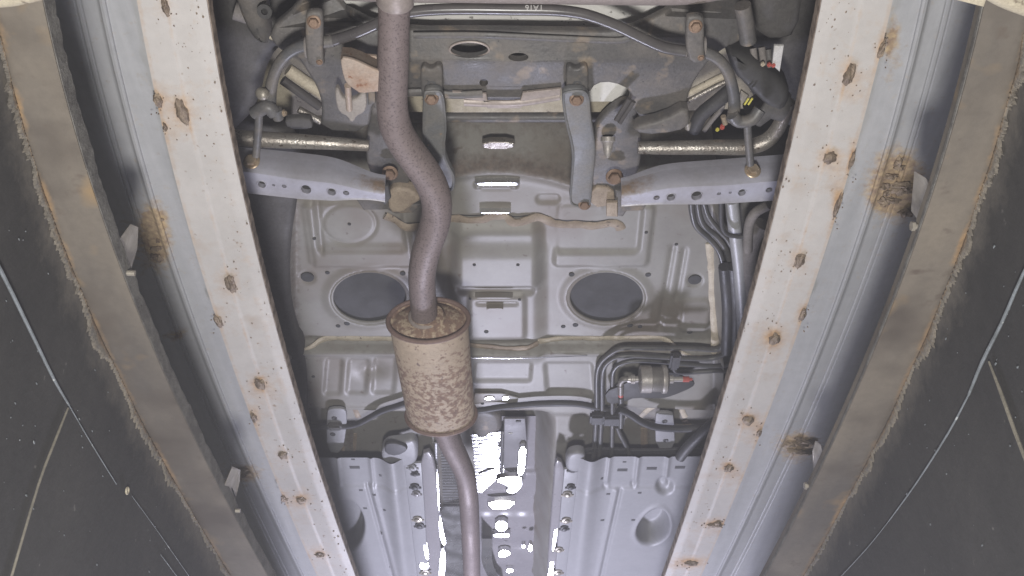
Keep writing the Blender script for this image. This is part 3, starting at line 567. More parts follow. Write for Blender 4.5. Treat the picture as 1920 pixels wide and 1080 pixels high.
# hanger bracket on the pipe and its rubber block
mb = MB(); plate(mb, [(638, 108), (655, 110), (672, 116), (706, 132), (719, 136), (720, 172), (700, 173), (676, 176), (664, 168), (648, 156), (641, 133)], .975, .004, .0015, 1)
plate(mb, [(657, 100), (706, 106), (708, 121), (662, 111)], 1.0, .004, .001, 0)
rows = [[at(x, y, .977), at(x, y, .977)+Vector((0, 0, .022))] for x, y in ((638, 110), (655, 111), (672, 117), (706, 133))]; strip(mb, rows, .002)
part(mb, 'hanger_bracket', 'hang', EXP)
mb = MB(); tube(mb, [at(652, 160, .985), at(655, 205, 1.0)], .0042, 12, 1); part(mb, 'hanger_rod', 'hang', EXP)
HR = [(627, 168), (634, 165), (640, 182), (650, 188), (660, 188), (670, 184), (679, 172), (686, 172), (688, 196), (684, 212), (668, 219), (664, 229), (656, 230), (652, 220), (636, 212), (630, 198)]
mb = MB(); plate(mb, HR, 1.0, .009, .003, 1); part(mb, 'hanger_rubber', 'rubl')
mb = MB(); plate(mb, [(690, 172), (703, 170), (704, 195), (690, 198)], 1.03, .01, .002, 0); part(mb, 'hanger_stud', 'frame')
# ---------------------------------------------------------------- rear subframe
sub_poly = [(600, -60), (640, 14), (668, 30), (704, 46), (775, 58), (900, 57), (1040, 59), (1150, 61), (1200, 48), (1262, 16), (1310, -40), (1410, -30), (1415, 60), (1390, 78), (1345, 100), (1318, 130), (1296, 165), (1282, 215), (1270, 244), (1205, 250), (1198, 215), (1178, 200), (1184, 172), (1150, 156), (1118, 158), (1104, 178), (1060, 167), (985, 172), (976, 199), (912, 199), (908, 180), (850, 182), (790, 170), (720, 180), (700, 190), (690, 250), (600, 246), (604, 200), (594, 165), (575, 135), (555, 105), (520, 95), (500, 60), (560, 10)]
mb = MB(); plate(mb, sub_poly, lambda x, y: 1.04+.00022*abs(y-115)+(.02 if y < 20 else 0), .012, .005, 1, 0.0, [[(x+a*math.cos(t), y+b*math.sin(t)) for t in np.linspace(0, 2*math.pi, 25)[:-1]] for x, y, a, b in ((880, 92, 39, 17), (972, 107, 19, 8), (907, 155, 8, 7))]); SUBF = part(mb, 'rear_subframe', 'frame', None, 38)
mb = MB(); plate(mb, [(800, 70), (1010, 70), (1000, 165), (850, 165)], 1.09, .004, .001, 0); part(mb, 'inner_web', 'frame', SUBF)
mb = MB(); tube(mb, [at(880+37*math.cos(t), 93+15*math.sin(t), 1.045) for t in np.linspace(0, 2*math.pi, 33)[:-1]], .0016, 8, 1, closed=True); part(mb, 'hole_lip', 'rmuf', SUBF)
# pressed ridges along the crossmember
for pts, r, m in (([(775, 66), (900, 66), (1040, 72), (1150, 76), (1180, 72)], .0045, 'frame'), ([(870, 192), (915, 194), (975, 193), (1050, 181)], .0055, 'rmuf'), ([(720, 176), (790, 173), (850, 178), (905, 176)], .006, 'frame')):
    mb = MB(); tube(mb, [at(x, y, 1.047) for x, y in pts], r, 10, 5, True, .6); part(mb, 'pressed_flange', m, SUBF)
mb = MB(); plate(mb, [(848, 172), (912, 176), (916, 199), (972, 199), (980, 174), (1052, 166), (1052, 180), (985, 196), (975, 204), (914, 204), (905, 190), (848, 184)], 1.045, .004, .0015, 0); part(mb, 'lower_lip', 'rmuf', SUBF)
# legs that run forward from the crossmember
legs = {'L': [(700, 175), (760, 190), (775, 300), (770, 345), (745, 372), (725, 360), (716, 345), (694, 330), (684, 292), (690, 230)], 'R': [(1160, 190), (1195, 190), (1197, 235), (1204, 262), (1201, 315), (1187, 341), (1168, 356), (1153, 372), (1112, 372), (1105, 300), (1112, 235)]}
for k in 'LR':
    mb = MB(); plate(mb, legs[k], lambda x, y: 1.075+.0002*(y-200), .012, .005, 2); part(mb, 'subframe_leg', 'frame', SUBF)
mb = MB(); plate(mb, [(727, 362), (740, 352), (770, 356), (793, 374), (770, 388), (757, 400), (728, 400)], 1.09, .02, .005, 1); part(mb, 'leg_bracket', 'seal', SUBF)
mb = MB(); plate(mb, [(667, 374), (726, 376), (762, 385), (792, 383), (775, 400), (742, 402), (726, 394), (682, 395)], 1.115, .012, .003, 0); part(mb, 'leg_end_plate', 'frame', SUBF)  # dark grey bracket end
mb = MB(); plate(mb, [(1137, 380), (1158, 380), (1158, 407), (1137, 406)], 1.09, .006, .0015, 0); plate(mb, [(1108, 350), (1150, 352), (1155, 385), (1108, 392)], 1.10, .01, .003, 1); part(mb, 'leg_bracket', 'seal', SUBF)
mb = MB(); plate(mb, [(1153, 357), (1168, 358), (1172, 384), (1214, 383), (1206, 396), (1175, 397), (1168, 407), (1157, 406)], 1.095, .012, .003, 0); part(mb, 'leg_end_plate', 'frame', SUBF)
DN = Vector((0, -.25, -1)).normalized()
for x, y, r, m in ((731, 324, 11, 'rustbolt'), (1152, 331, 12, 'rustbolt'), (588, 42, 10, 'rustbolt'), (1303, 53, 11, 'rustbolt')):
    z = 1.055 if y < 100 else 1.08; bolt('bolt', at(x, y, z), DN, r*mpp(y, z)*1.05, M[m], SUBF)
mb = MB(); q = at(1140, 256, 1.08); lathe(mb, q, (0, .75, -.6), [(0, .010), (.006, .0105), (.009, .008), (.018, .0065), (.026, .0045), (.030, .002)], 16); part(mb, 'grease_plug', 'filt', SUBF)
for pts in ([(1155, 225), (1180, 185)], [(1162, 230), (1188, 190)]):
    mb = MB(); tube(mb, [at(x, y, 1.03) for x, y in pts], .0035, 8, 1); part(mb, 'stay_rod', 'bar', SUBF)
mb = MB(); plate(mb, [(1182, 240), (1245, 226), (1290, 200), (1296, 235), (1270, 250), (1205, 256)], 1.035, .02, .006, 1); part(mb, 'corner_plate', 'frame', SUBF)
mb = MB(); plate(mb, [(532, 226), (545, 222), (578, 222), (586, 232), (584, 244), (540, 243)], 1.10, .01, .003, 1); part(mb, 'corner_plate', 'sill', SUBF)
# jagged clip brackets and straps
for px in (808, 1081):
    d = px-808; mb = MB()
    plate(mb, [(788+d, 135), (791+d, 126), (797+d, 124), (803+d, 130), (812+d, 130), (818+d, 124), (826+d, 124), (830+d, 132), (830+d, 176), (824+d, 196), (797+d, 196), (789+d, 176)], 1.03, .012, .003, 1); part(mb, 'strap_clip', 'frame', SUBF)
    mb = MB(); lathe(mb, at(809+d, 158, 1.03), DN, [(-.002, .006), (.0012, .006), (.0012, .003), (-.004, .003)], 14); part(mb, 'clip_hole', 'cover', SUBF)
sl = [(793, 175), (800, 167), (822, 167), (830, 176), (834, 200), (837, 240), (833, 285), (843, 312), (853, 330), (853, 352), (846, 360), (825, 345), (806, 310), (792, 280), (791, 240)]
sr = [(1052, 178), (1060, 168), (1092, 166), (1105, 180), (1108, 215), (1116, 262), (1117, 290), (1111, 355), (1108, 386), (1098, 392), (1076, 390), (1067, 378), (1070, 340), (1073, 284), (1058, 225)]
for P_ in (sl, sr):
    mb = MB(); plate(mb, P_, lambda x, y: 1.018+.00022*(y-170), .010, .004, 1); o = part(mb, 'brace_strap', 'strap', SUBF)
    mb = MB(); Q = [(x+(sum(q[0] for q in P_)/len(P_)-x)*.13, y+(275-y)*.04) for x, y in P_]
    tube(mb, [at(x, y, 1.017+.00022*(y-170)) for x, y in Q], .0016, 6, 3, closed=True); part(mb, 'rolled_edge', 'strap', o)
    bolt('bolt', at(*((809, 184) if P_ is sl else (1081, 186)), 1.02), DN, .0072, M['rustbolt'], o)
    if P_ is sr: bolt('bolt', at(1096, 383, 1.065), DN, .0072, M['rustbolt'], o)
# ---------------------------------------------------------------- stabiliser bar
sb = [(506, 200), (508, 165), (516, 135), (532, 108), (556, 90), (588, 82), (625, 76), (665, 63), (700, 48), (740, 30), (775, 22), (820, 18), (880, 17), (960, 18), (1030, 19), (1075, 23), (1110, 31), (1155, 48), (1205, 72), (1245, 89), (1285, 96), (1322, 99), (1345, 110), (1362, 130), (1372, 158), (1377, 195), (1373, 225)]
ZS = .995
mb = MB(); tube(mb, [at(x, y, ZS) for x, y in sb[6:21]], [10.8*mpp(y, ZS) for x, y in sb[6:21]], 18, 6); STB = part(mb, 'stabilizer_bar', 'bar')
for P_ in (sb[:7], sb[20:]): mb = MB(); tube(mb, [at(x, y, ZS) for x, y in P_], [(10.9 if i > 1 and i < len(P_)-2 else 11.5)*mpp(y, ZS) for i, (x, y) in enumerate(P_)], 18, 6); part(mb, 'bar_end', 'bardull', STB)
# faint upside-down paint marks on the bar
fc = bpy.data.curves.new('bar_marking', 'FONT'); fc.body = 'TA16'; fc.size = .0095; fc.extrude = .0002; fo = bpy.data.objects.new('bar_marking', fc); S.collection.objects.link(fo)
bpy.context.view_layer.update(); me = bpy.data.meshes.new_from_object(fo.evaluated_get(bpy.context.evaluated_depsgraph_get())); bpy.data.objects.remove(fo)
c = at(1019, 11, ZS-.004); q = (-c).normalized()
nrm = Vector((0, -.80, -.60)); xax = Vector((-1, 0, 0)); yax = nrm.cross(xax); R3 = Matrix((xax, yax, nrm)).transposed()
cc = at(1019, 18.5, ZS)+nrm*(11.1*mpp(18, ZS)); me.transform(R3.to_4x4()); me.materials.append(M['white'])
link('bar_marking', me, cc-yax*.003, STB)
for x, y0, y1, w_ in ((589, 22, 128, 17), (1304, 30, 120, 18)):
    mb = MB(); plate(mb, [(x-w_, y0+5), (x-w_*.5, y0), (x+w_*.6, y0), (x+w_, y0+8), (x+w_*.9, y1-25), (x+w_*1.2, y1), (x-w_*.6, y1), (x-w_, y1-28)], .972, .008, .004, 1); o = part(mb, 'bar_clamp', 'frame', STB)
    mb = MB(); Pc = at(x, (y0+y1)/2+13, ZS); tube(mb, [Pc+Vector((-.010, 0, 0)), Pc+Vector((.011, 0, 0))], .013, 18, 1); part(mb, 'clamp_bush', 'rub', o)
    bolt('bolt', at(x, y0+19, .971), DN, .0062, M['rustbolt'], o); bolt('bolt', at(x+10, y1-12, .972), DN, .003, M['rustbolt'], o)
for pts in ([(486, 208), (484, 245), (480, 292)], [(1401, 222), (1403, 260), (1407, 308)]):
    mb = MB(); tube(mb, [at(x, y, .985) for x, y in pts], .0052, 14, 3); part(mb, 'drop_link', 'bardull', STB)
mb = MB(); tube(mb, [at(478, 212, .99), at(500, 200, .985), at(515, 212, .985)], .009, 14, 4); tube(mb, [at(518, 205, .985), at(522, 222, .985)], .007, 12, 1); part(mb, 'link_joint', 'bardull', STB)
bolt('bolt', at(532, 212, .985), (1, -.2, -.3), .0035, M['brightbolt'], STB)
mb = MB(); blob(mb, at(492, 176, .98), .008, .008, .008, 2, 2, .25); part(mb, 'link_nut', 'zinc', STB)
mb = MB(); tube(mb, [at(1373, 215, .985), at(1385, 228, .985), at(1410, 224, .985), at(1425, 205, .99)], .008, 14, 4); part(mb, 'link_joint', 'bardull', STB)
# ---------------------------------------------------------------- control arms (front wall + perforated underside)
def arm(top, cre, bot, holes, bx, s):
    zc = 1.02; mb = MB(); n = 40; xs = np.linspace(top[0][0], top[-1][0], n)
    def ip(P): P = sorted(P); a = np.array(P, float); return np.interp(xs, a[:, 0], a[:, 1])
    t_, c_, b_ = ip(top), ip(cre), ip(bot)
    for w in range(3):
        t_ = np.convolve(np.pad(t_, 2, 'edge'), np.ones(5)/5, 'valid'); c_ = np.convolve(np.pad(c_, 2, 'edge'), np.ones(5)/5, 'valid')
    rows = []; at_ = []
    for i, x in enumerate(xs):
        C = at(x, c_[i], zc); B = at(x, b_[i], zc+.004); yw = C.y-.006
        Tp = aty(x, t_[i], yw); k = Vector((0, 1, 0))
        up = (Tp-C); row = [Tp, Tp.lerp(C, .3)+Vector((0, -.002, 0)), Tp.lerp(C, .7)+Vector((0, -.003, 0)), C+up*.12+Vector((0, -.002, 0)), C+Vector((0, .0005, -.0005)), C.lerp(B, .12)+Vector((0, 0, -.001)), C.lerp(B, .5), C.lerp(B, .93), B+Vector((0, 0, -.0015)), B+Vector((0, .002, .001))]
        rows.append(row); d = .75*float(ss(.72, 1.0, (i/(n-1)) if s < 0 else 1-i/(n-1))); at_ += [d*.8, d, d, d*.9, d*.6, d*.5, d*.4, d*.4, d*.5, d]
    strip(mb, rows, .012, at_); o = part(mb, 'control_arm', 'arm', None, 45)
    cu = MB()
    for x, y, r in holes:
        c0 = at(x, y, zc+.002); q = r*mpp(y, zc); vs = []
        for z in (zc-.03, zc+.011): vs += [Vector((c0.x+q*math.cos(t), c0.y+q*1.15*math.sin(t), z)) for t in np.linspace(0, 2*math.pi, 19)[:-1]]
        cu.add(vs, [(i, (i+1) % 18, 18+(i+1) % 18, 18+i) for i in range(18)]+[tuple(range(17, -1, -1)), tuple(range(18, 36))])
    cut(o, cu)
    for x, y, r in holes:
        c0 = at(x, y, zc+.002); q = r*mpp(y, zc); mb = MB(); lathe(mb, (c0.x, c0.y, zc+.0125), (0, 0, -1), [(0, q*1.05), (.0035, q*1.02), (.0035, q*.1)], 16); part(mb, 'hole_shade', 'black', o)
        if r > 7: mb = MB(); tube(mb, [Vector((c0.x+q*1.02*math.cos(t), c0.y+q*1.17*math.sin(t), zc+.0012)) for t in np.linspace(0, 2*math.pi, 21)[:-1]], .0009, 6, 1, closed=True); part(mb, 'hole_flange', 'arm', o)
    C = at(bx[0], bx[1], zc); xi = min(range(n), key=lambda i: abs(xs[i]-bx[0])); yw = at(bx[0], c_[xi], zc).y-.008
    bolt('bolt', aty(bx[0], bx[1]+4, yw), (0, -.92, -.38), .0088, M['brightbolt'], o)
arm([(380, 278), (450, 287), (495, 290), (600, 301), (640, 307), (665, 321), (690, 333), (722, 342)], [(380, 312), (455, 320), (565, 337), (640, 344), (665, 353), (690, 360), (722, 363)], [(380, 352), (465, 361), (565, 372), (625, 375), (665, 373), (700, 374), (722, 378)],
    [(430, 337, 7), (491, 345, 8), (513, 347, 3), (533, 349, 4.5), (574, 354, 10), (622, 359, 8.5), (649, 362, 6)], (472, 299), -1)
arm([(1165, 352), (1193, 335), (1218, 324), (1243, 317), (1327, 311), (1470, 300), (1560, 292)], [(1165, 369), (1195, 364), (1220, 357), (1260, 350), (1360, 347), (1460, 338), (1560, 330)], [(1165, 386), (1195, 384), (1237, 382), (1327, 382), (1450, 375), (1560, 365)],
    [(1231, 371, 6), (1258, 369, 8.5), (1306, 366, 10.5), (1348, 363, 4), (1369, 361, 3), (1391, 360, 8), (1442, 356, 6.5)], (1411, 316), 1)
mb = MB(); plate(mb, [(711, 352), (728, 348), (733, 372), (722, 385), (712, 378)], 1.03, .006, .002, 0); part(mb, 'arm_bush', 'black')
# lateral links
for pts, rr_ in (([(440, 258), (500, 262), (560, 265), (630, 269), (692, 273)], [16, 15.5, 14.5, 12.5, 11]), ([(1196, 277), (1260, 277), (1330, 276), (1395, 276), (1430, 268), (1452, 250), (1468, 222), (1478, 190)], [12, 13.5, 14.5, 15, 15, 14, 13, 13])):
    mb = MB(); tube(mb, [at(x, y, 1.06) for x, y in pts], [r*mpp(270, 1.06) for r in rr_], 18, 6); part(mb, 'lateral_link', 'link')
# odds and ends behind the suspension; pale left bars stand for lit floor
for pts, r, m, nm in (([(540, 130), (600, 172), (660, 215)], 12, 'cream', 'diagonal_bar'), ([(530, 150), (600, 200)], 9, 'bar', 'diagonal_bar'), ([(560, 205), (602, 228)], 7, 'link', 'diagonal_bar'), ([(1282, 180), (1330, 155), (1366, 138)], 7, 'cream', 'diagonal_bar'), ([(1284, 192), (1330, 168), (1370, 148)], 5, 'link', 'diagonal_bar'), ([(1300, 245), (1315, 215), (1345, 190), (1375, 165)], 14, 'hose', 'brake_hose'), ([(1320, 245), (1335, 225), (1352, 205), (1356, 195)], 5, 'rub', 'brake_hose'),
                      ([(1290, 228), (1292, 240)], 8, 'zinc', 'hose_clip'), ([(440, 20), (470, 30), (500, 45)], 16, 'rub', 'spring_seat'), ([(496, 60), (508, 70), (520, 74)], 4, 'cream', 'hose_clip')):
    mb = MB(); tube(mb, [at(x, y, 1.12) for x, y in pts], r*mpp(170, 1.12), 12, 4); part(mb, nm, m)
mb = MB(); plate(mb, [(1360, 95), (1400, 105), (1432, 128), (1466, 150), (1486, 178), (1470, 215), (1440, 205), (1405, 170), (1375, 140)], 1.03, .04, .01, 1); part(mb, 'knuckle_cover', 'black')
mb = MB(); tube(mb, [at(x, y, 1.05) for x, y in ((1410, 215), (1440, 195), (1470, 200))], .02, 16, 4); part(mb, 'knuckle_arm', 'sill')
mb = MB(); plate(mb, [(1452, 86), (1470, 86), (1462, 135), (1448, 122)], 1.03, .004, .001, 0); part(mb, 'wiring_tag', 'white')
for x, y, m in ((1412, 90, 'rub'), (1428, 88, 'rub'), (1440, 92, 'sill')):
    mb = MB(); tube(mb, [at(x, y, 1.05), at(x+4, y+34, 1.04)], .0045, 10, 1); part(mb, 'wiring_lead', m)
for x, y, m in ((1430, 120, 'cream'), (1442, 121, 'red'), (1450, 122, 'red')):
    mb = MB(); box(mb, at(x, y, 1.03), .005, .006, .006); part(mb, 'wiring_connector', m)
for d in (0, 7): mb = MB(); tube(mb, [at(1396+d, 196, 1.02), at(1404+d, 184, 1.02)], .0014, 8, 1); part(mb, 'tape_band', 'yel')
mb = MB(); plate(mb, [(1390, 170), (1405, 180), (1396, 192), (1385, 185)], 1.03, .004, .001, 0); part(mb, 'wiring_tag', 'zinc')
mb = MB(); box(mb, at(1354, 238, 1.08), .006, .008, .006); part(mb, 'wiring_connector', 'red'); mb = MB(); tube(mb, [at(1356, 218, 1.08), at(1360, 232, 1.08)], .004, 10, 1); part(mb, 'wiring_connector', 'seal')
mb = MB(); box(mb, at(1345, 243, 1.08), .005, .006, .004); part(mb, 'wiring_connector', 'yel')
mb = MB(); tube(mb, [at(x, y, 1.0) for x, y in ((1392, 10), (1398, 40), (1403, 78))], .010, 16, 4); part(mb, 'bump_stop', 'frame')
mb = MB(); plate(mb, [(1410, -30), (1510, -30), (1500, 70), (1450, 85), (1412, 60)], 1.06, .03, .015, 1); part(mb, 'spring_pan', 'sill')
mb = MB(); plate(mb, [(430, -30), (500, -30), (498, 40), (505, 90), (480, 85), (455, 50)], 1.03, .03, .012, 1); part(mb, 'spring_pan', 'frame')
mb = MB(); lathe(mb, at(497, 20, 1.02), DN, [(0, .009), (.004, .009), (.004, .004), (0, .004)], 16); part(mb, 'pan_ring', 'black')
# ---------------------------------------------------------------- lines and fuel filter
def line(name, m, pts, rpx, z, sub=5):
    mb = MB(); tube(mb, [at(x, y, z) for x, y in pts], rpx*mpp(680, z), 12, sub); return part(mb, name, m)
line('fuel_pipe', 'pipe', [(1296, 380), (1298, 400), (1306, 425), (1330, 448), (1350, 475), (1358, 520), (1362, 600), (1360, 635), (1345, 655), (1300, 653), (1200, 652), (1165, 653), (1145, 662), (1126, 680), (1119, 705), (1119, 760), (1117, 800), (1114, 850), (1112, 880)], 5.0, 1.165)
line('fuel_pipe', 'pipe', [(1308, 380), (1312, 405), (1322, 425), (1346, 446), (1364, 475), (1371, 520), (1374, 600), (1370, 650), (1340, 671), (1290, 672), (1200, 667), (1163, 668), (1146, 674), (1133, 688), (1129, 712), (1129, 760), (1127, 800), (1124, 850), (1122, 880)], 5.0, 1.162)
line('brake_pipe', 'pipe', [(1320, 380), (1328, 405), (1345, 428), (1366, 452), (1380, 490), (1384, 560), (1384, 640), (1370, 680), (1330, 686), (1260, 680), (1200, 676), (1168, 680), (1152, 692), (1148, 715), (1148, 790), (1147, 850), (1146, 880)], 4.5, 1.158)
line('brake_pipe', 'pipe', [(1390, 560), (1394, 650), (1375, 690), (1335, 695), (1275, 698), (1262, 690)], 5, 1.155)
line('fuel_pipe', 'pipe', [(1164, 745), (1165, 770), (1164, 800)], 5.5, 1.15)
line('brake_pipe', 'pipe', [(1157, 800), (1163, 815), (1172, 832), (1182, 856), (1190, 880)], 5, 1.16)
for x in (1358, 1374, 1392): line('line_sleeve', 'hose', [(x, 500), (x+6, 580), (x+4, 660)], 10, 1.14)
line('filler_tube', 'galv', [(1372, 375), (1378, 430), (1386, 500), (1392, 580), (1394, 640)], 11, 1.13)
line('vent_hose', 'hose', [(1352, 378), (1353, 420), (1362, 438), (1380, 443), (1396, 444)], 4, 1.11)
line('vent_hose', 'rub', [(1440, 385), (1415, 400), (1404, 425), (1402, 470)], 8, 1.10)
line('handbrake_cable', 'rub', [(1430, 420), (1410, 450), (1404, 500), (1412, 560)], 14, 1.13)
line('wiring_hose', 'hose', [(560, 800), (600, 800), (622, 799), (650, 799), (672, 794), (695, 782), (715, 771), (740, 763), (775, 754), (830, 760), (880, 770), (905, 769), (935, 764), (975, 760), (1010, 757), (1055, 756), (1090, 758), (1118, 764), (1150, 770)], 6.5, 1.165)
line('wiring_hose', 'hose', [(1160, 768), (1180, 776), (1205, 792), (1232, 801), (1270, 804), (1300, 803), (1330, 800)], 7.5, 1.14)
line('thick_cable', 'hose', [(1275, 858), (1290, 838), (1320, 808), (1350, 780), (1365, 740)], 11, 1.12)
for x, y, w_ in ((1119, 784, 14), (1150, 786, 22)): mb = MB(); box(mb, at(x, y, 1.155), w_*.0021, .032, .018, bev=.004); part(mb, 'line_clamp', 'hose')
mb = MB(); box(mb, at(1265, 677, 1.155), .020, .046, .014, bev=.004); part(mb, 'line_clamp', 'hose')
for x in (632, 938): pass
mb = MB(); box(mb, at(628, 799, 1.16), .03, .018, .016, bev=.004); part(mb, 'line_clamp', 'pipe')
# fuel filter
ZF = 1.105; fx = lambda x, y=711: at(x, y, ZF); sc = mpp(711, ZF)
def cyl(pts, m, name, par=None): mb = MB(); lathe(mb, fx(pts[0][0]), (1, 0, 0), [((x-pts[0][0])*sc, r*sc) for x, r in pts], 28); return part(mb, name, m, par)
mb = MB(); plate(mb, [(1170, 722), (1200, 700), (1255, 695), (1292, 712), (1304, 718), (1298, 727), (1262, 742), (1240, 748), (1190, 746), (1175, 752), (1140, 760), (1133, 735)], 1.15, .004, .001, 1); part(mb, 'filter_bracket', 'black')
FF = cyl([(1196, 5), (1198, 14), (1201, 22), (1204, 24), (1246, 24), (1250, 22)], 'filtd', 'fuel_filter')
cyl([(1200, 25), (1201, 26), (1220, 26), (1221, 25)], 'filt', 'filter_band', FF)
cyl([(1240, 24), (1241, 27), (1244, 27.5), (1249, 26.5), (1253, 18)], 'filt', 'filter_flange', FF)
cyl([(1253, 8), (1262, 8), (1263, 5), (1280, 5)], 'filt', 'filter_nozzle', FF); cyl([(1280, 5.5), (1292, 5.5), (1293, 3), (1298, 2.5)], 'red', 'quick_connector', FF)
cyl([(1176, 6), (1182, 7), (1183, 9), (1190, 9), (1191, 6), (1200, 6)], 'filt', 'filter_nozzle', FF)
mb = MB(); tube(mb, [at(1182, 711, ZF), at(1170, 711, ZF), at(1164, 718, ZF), at(1164, 738, ZF)], .006, 14, 5); tube(mb, [at(1164, 722, ZF-.001), at(1164, 736, ZF-.001)], .0062, 12, 1); part(mb, 'filter_elbow', 'filtd', FF)
mb = MB(); lathe(mb, at(1164, 733, ZF), (at(1164, 750, ZF)-at(1164, 733, ZF)), [(0, .0052), (.017, .0052), (.019, .003)], 14); part(mb, 'quick_connector', 'red', FF)
# body brackets with slots
for poly, hs in (([(612, 772), (620, 766), (644, 766), (650, 774), (650, 800), (642, 850), (612, 848)], ((627, 784), (624, 814))), ([(1228, 778), (1236, 773), (1258, 774), (1264, 780), (1266, 846), (1230, 846)], ((1246, 790), (1248, 826)))):
    mb = MB(); plate(mb, poly, 1.165, .006, .002, 1); o = part(mb, 'jack_bracket', 'tray')
    for k, (x, y) in enumerate(hs):
        mb = MB(); lathe(mb, at(x, y, 1.165), (0, 0, -1), [(-.001, .006), (.0012, .006), (.0014, .0045), (.0004, .003)], 14); part(mb, 'bracket_hole', 'black', o)
mb = MB(); plate(mb, [(890, 738), (940, 738), (972, 746), (970, 758), (930, 754), (888, 756)], 1.172, .003, .001, 0); o = part(mb, 'seat_bracket', 'floor')
H1 = Vector((0, 0, 0))
LAMP = Vector((-.05, 2.78, -.07))
def glint(poly, z, name='glint_pad', m='shine', dome=.0, parent=None, lampv=LAMP, off=(0, 0)):
    """flat plate added as a highlight, tilted to mirror the pit lamp at the camera"""
    cx = sum(p[0] for p in poly)/len(poly); cy = sum(p[1] for p in poly)/len(poly); c = at(cx, cy, z)
    h = ((-c).normalized()+(lampv-c).normalized()).normalized(); h = (h+Vector((off[0], off[1], 0))).normalized()
    poly = chaikin(poly, 1); V_ = []
    for x, y in poly: d = ray(x, y); t = c.dot(h)/d.dot(h); V_.append(d*t)
    n = len(V_); mb = MB(); vs = V_+[v+(c-v)*.12-h*-.0012 for v in V_]+[v+Vector((0, 0, .012)) for v in V_]
    fs = [(i, (i+1) % n, n+(i+1) % n, n+i) for i in range(n)]+[tuple(range(n, 2*n))]+[(i, (i+1) % n, 2*n+(i+1) % n, 2*n+i) for i in range(n)]
    mb.add(vs, fs); return part(mb, name, m, parent, 3)
for x, r in ((917, 9), (947, 6)): glint([(x-r, 744), (x+r, 743), (x+r+2, 748), (x-r+1, 750)], 1.170, 'glint_clip')
NEAR = Vector((-.02, .22, -.26))
glint([(892, 342), (972, 341), (976, 345), (968, 347), (896, 347), (889, 345)], 1.186, 'glint_strip', 'foil')  # highlight lines and pad on the floor, added as tilted shiny plates
glint([(904, 266), (964, 266), (965, 279), (904, 279)], 1.205, 'glint_pad', 'link')
glint([(899, 397.5), (958, 397), (958, 399.5), (899, 400)], 1.19, 'glint_strip', 'foil')
glint([(912, 577.5), (944, 577), (944, 580), (912, 580.5)], 1.18, 'glint_strip', 'floor'); glint([(890, 557), (962, 557), (960, 559.5), (892, 559.5)], 1.18, 'glint_strip', 'floor')
# ---------------------------------------------------------------- heat shield and tunnel
def ribs(poly_l, poly_r, z, name, m, amp, npx, dirx=0.0):
    """corrugated foil between a left and a right edge (photo pixels), ribs run across"""
    y0, y1 = poly_l[0][1], poly_l[-1][1]; ys = np.arange(y0, y1, .8); rows = []
    L0 = np.array(poly_l, float); R0 = np.array(poly_r, float)
    for y in ys:
        xl = np.interp(y, L0[:, 1], L0[:, 0]); xr = np.interp(y, R0[:, 1], R0[:, 0]); r = []
        for f in np.linspace(0, 1, 14):
            x = xl+(xr-xl)*f; r.append(at(x, y, z(x, y)+amp*math.sin(2*math.pi*(y+dirx*(x-xl))/npx)))
        rows.append(r)
    mb = MB(); strip(mb, rows); return part(mb, name, m, None, 60)
HS = ribs([(806, 805), (818, 860), (822, 960)], [(850, 805), (858, 860), (870, 960)], lambda x, y: 1.21+(x-806)*.0007, 'heat_shield', 'foil', .0012, 5.2)
def foil_facing(L0, R0, z, npx, amp):
    c = at(sum(p[0] for p in L0+R0)/len(L0+R0), sum(p[1] for p in L0+R0)/len(L0+R0), z)
    h = ((-c).normalized()+(LAMP-c).normalized()).normalized(); L1, R1 = np.array(L0, float), np.array(R0, float); rows = []
    for y in np.arange(L1[0, 1], L1[-1, 1], .7):
        xl = np.interp(y, L1[:, 1], L1[:, 0]); xr = np.interp(y, R1[:, 1], R1[:, 0]); r = []
        for f in np.linspace(0, 1, 12):
            yy = y-6*f*(1-(y-L1[0, 1])/110); d = ray(xl+(xr-xl)*f, yy); r.append(d*(c.dot(h)/d.dot(h))+h*amp*max(0, math.sin(2*math.pi*y/npx))**3)
        rows.append(r)
    mb = MB(); strip(mb, rows); return part(mb, 'heat_shield', 'foil', None, 60)
foil_facing([(884, 815), (888, 850), (892, 900), (897, 924)], [(946, 815), (946, 850), (945, 888), (903, 924)], 1.262, 6.5, .0010)  # foil turned to mirror the far lamp at the camera, for brightness
mb = MB(); rows = []
for y in np.arange(950, 1110, 2.0):
    r = []
    for f in np.linspace(0, 1, 16):
        x = 822+(y-950)*.01+f*50; r.append(at(x, y, 1.21+.03*f+.004*math.sin(y*.18-f*3)+.003*noise.noise((x*.06, y*.06, 0))))
    rows.append(r)
strip(mb, rows); part(mb, 'quilted_shield', 'foil', None, 60)
mb = MB(); tube(mb, [at(x, y, 1.19) for x, y in ((817, 830), (819, 900), (822, 960), (826, 1010), (826, 1100))], [.004, .005, .006, .008, .009], 10, 4, True, .5); part(mb, 'shield_seam', 'foil', HS)
mb = MB(); tube(mb, [at(x, y, 1.2) for x, y in ((942, 812), (941, 850), (940, 884))], .0045, 10, 3); part(mb, 'shield_edge', 'shine', HS)
mb = MB(); tube(mb, [at(x, y, 1.22) for x, y in ((898, 887), (912, 881), (926, 878))], .003, 8, 3); part(mb, 'shield_crease', 'black', HS)
# dark plastic nose by the muffler
mb = MB(); plate(mb, [(872, 768), (935, 772), (942, 800), (938, 812), (920, 816), (908, 825), (892, 822), (880, 808)], 1.185, .03, .012, 2); part(mb, 'tunnel_bracket', 'frame')
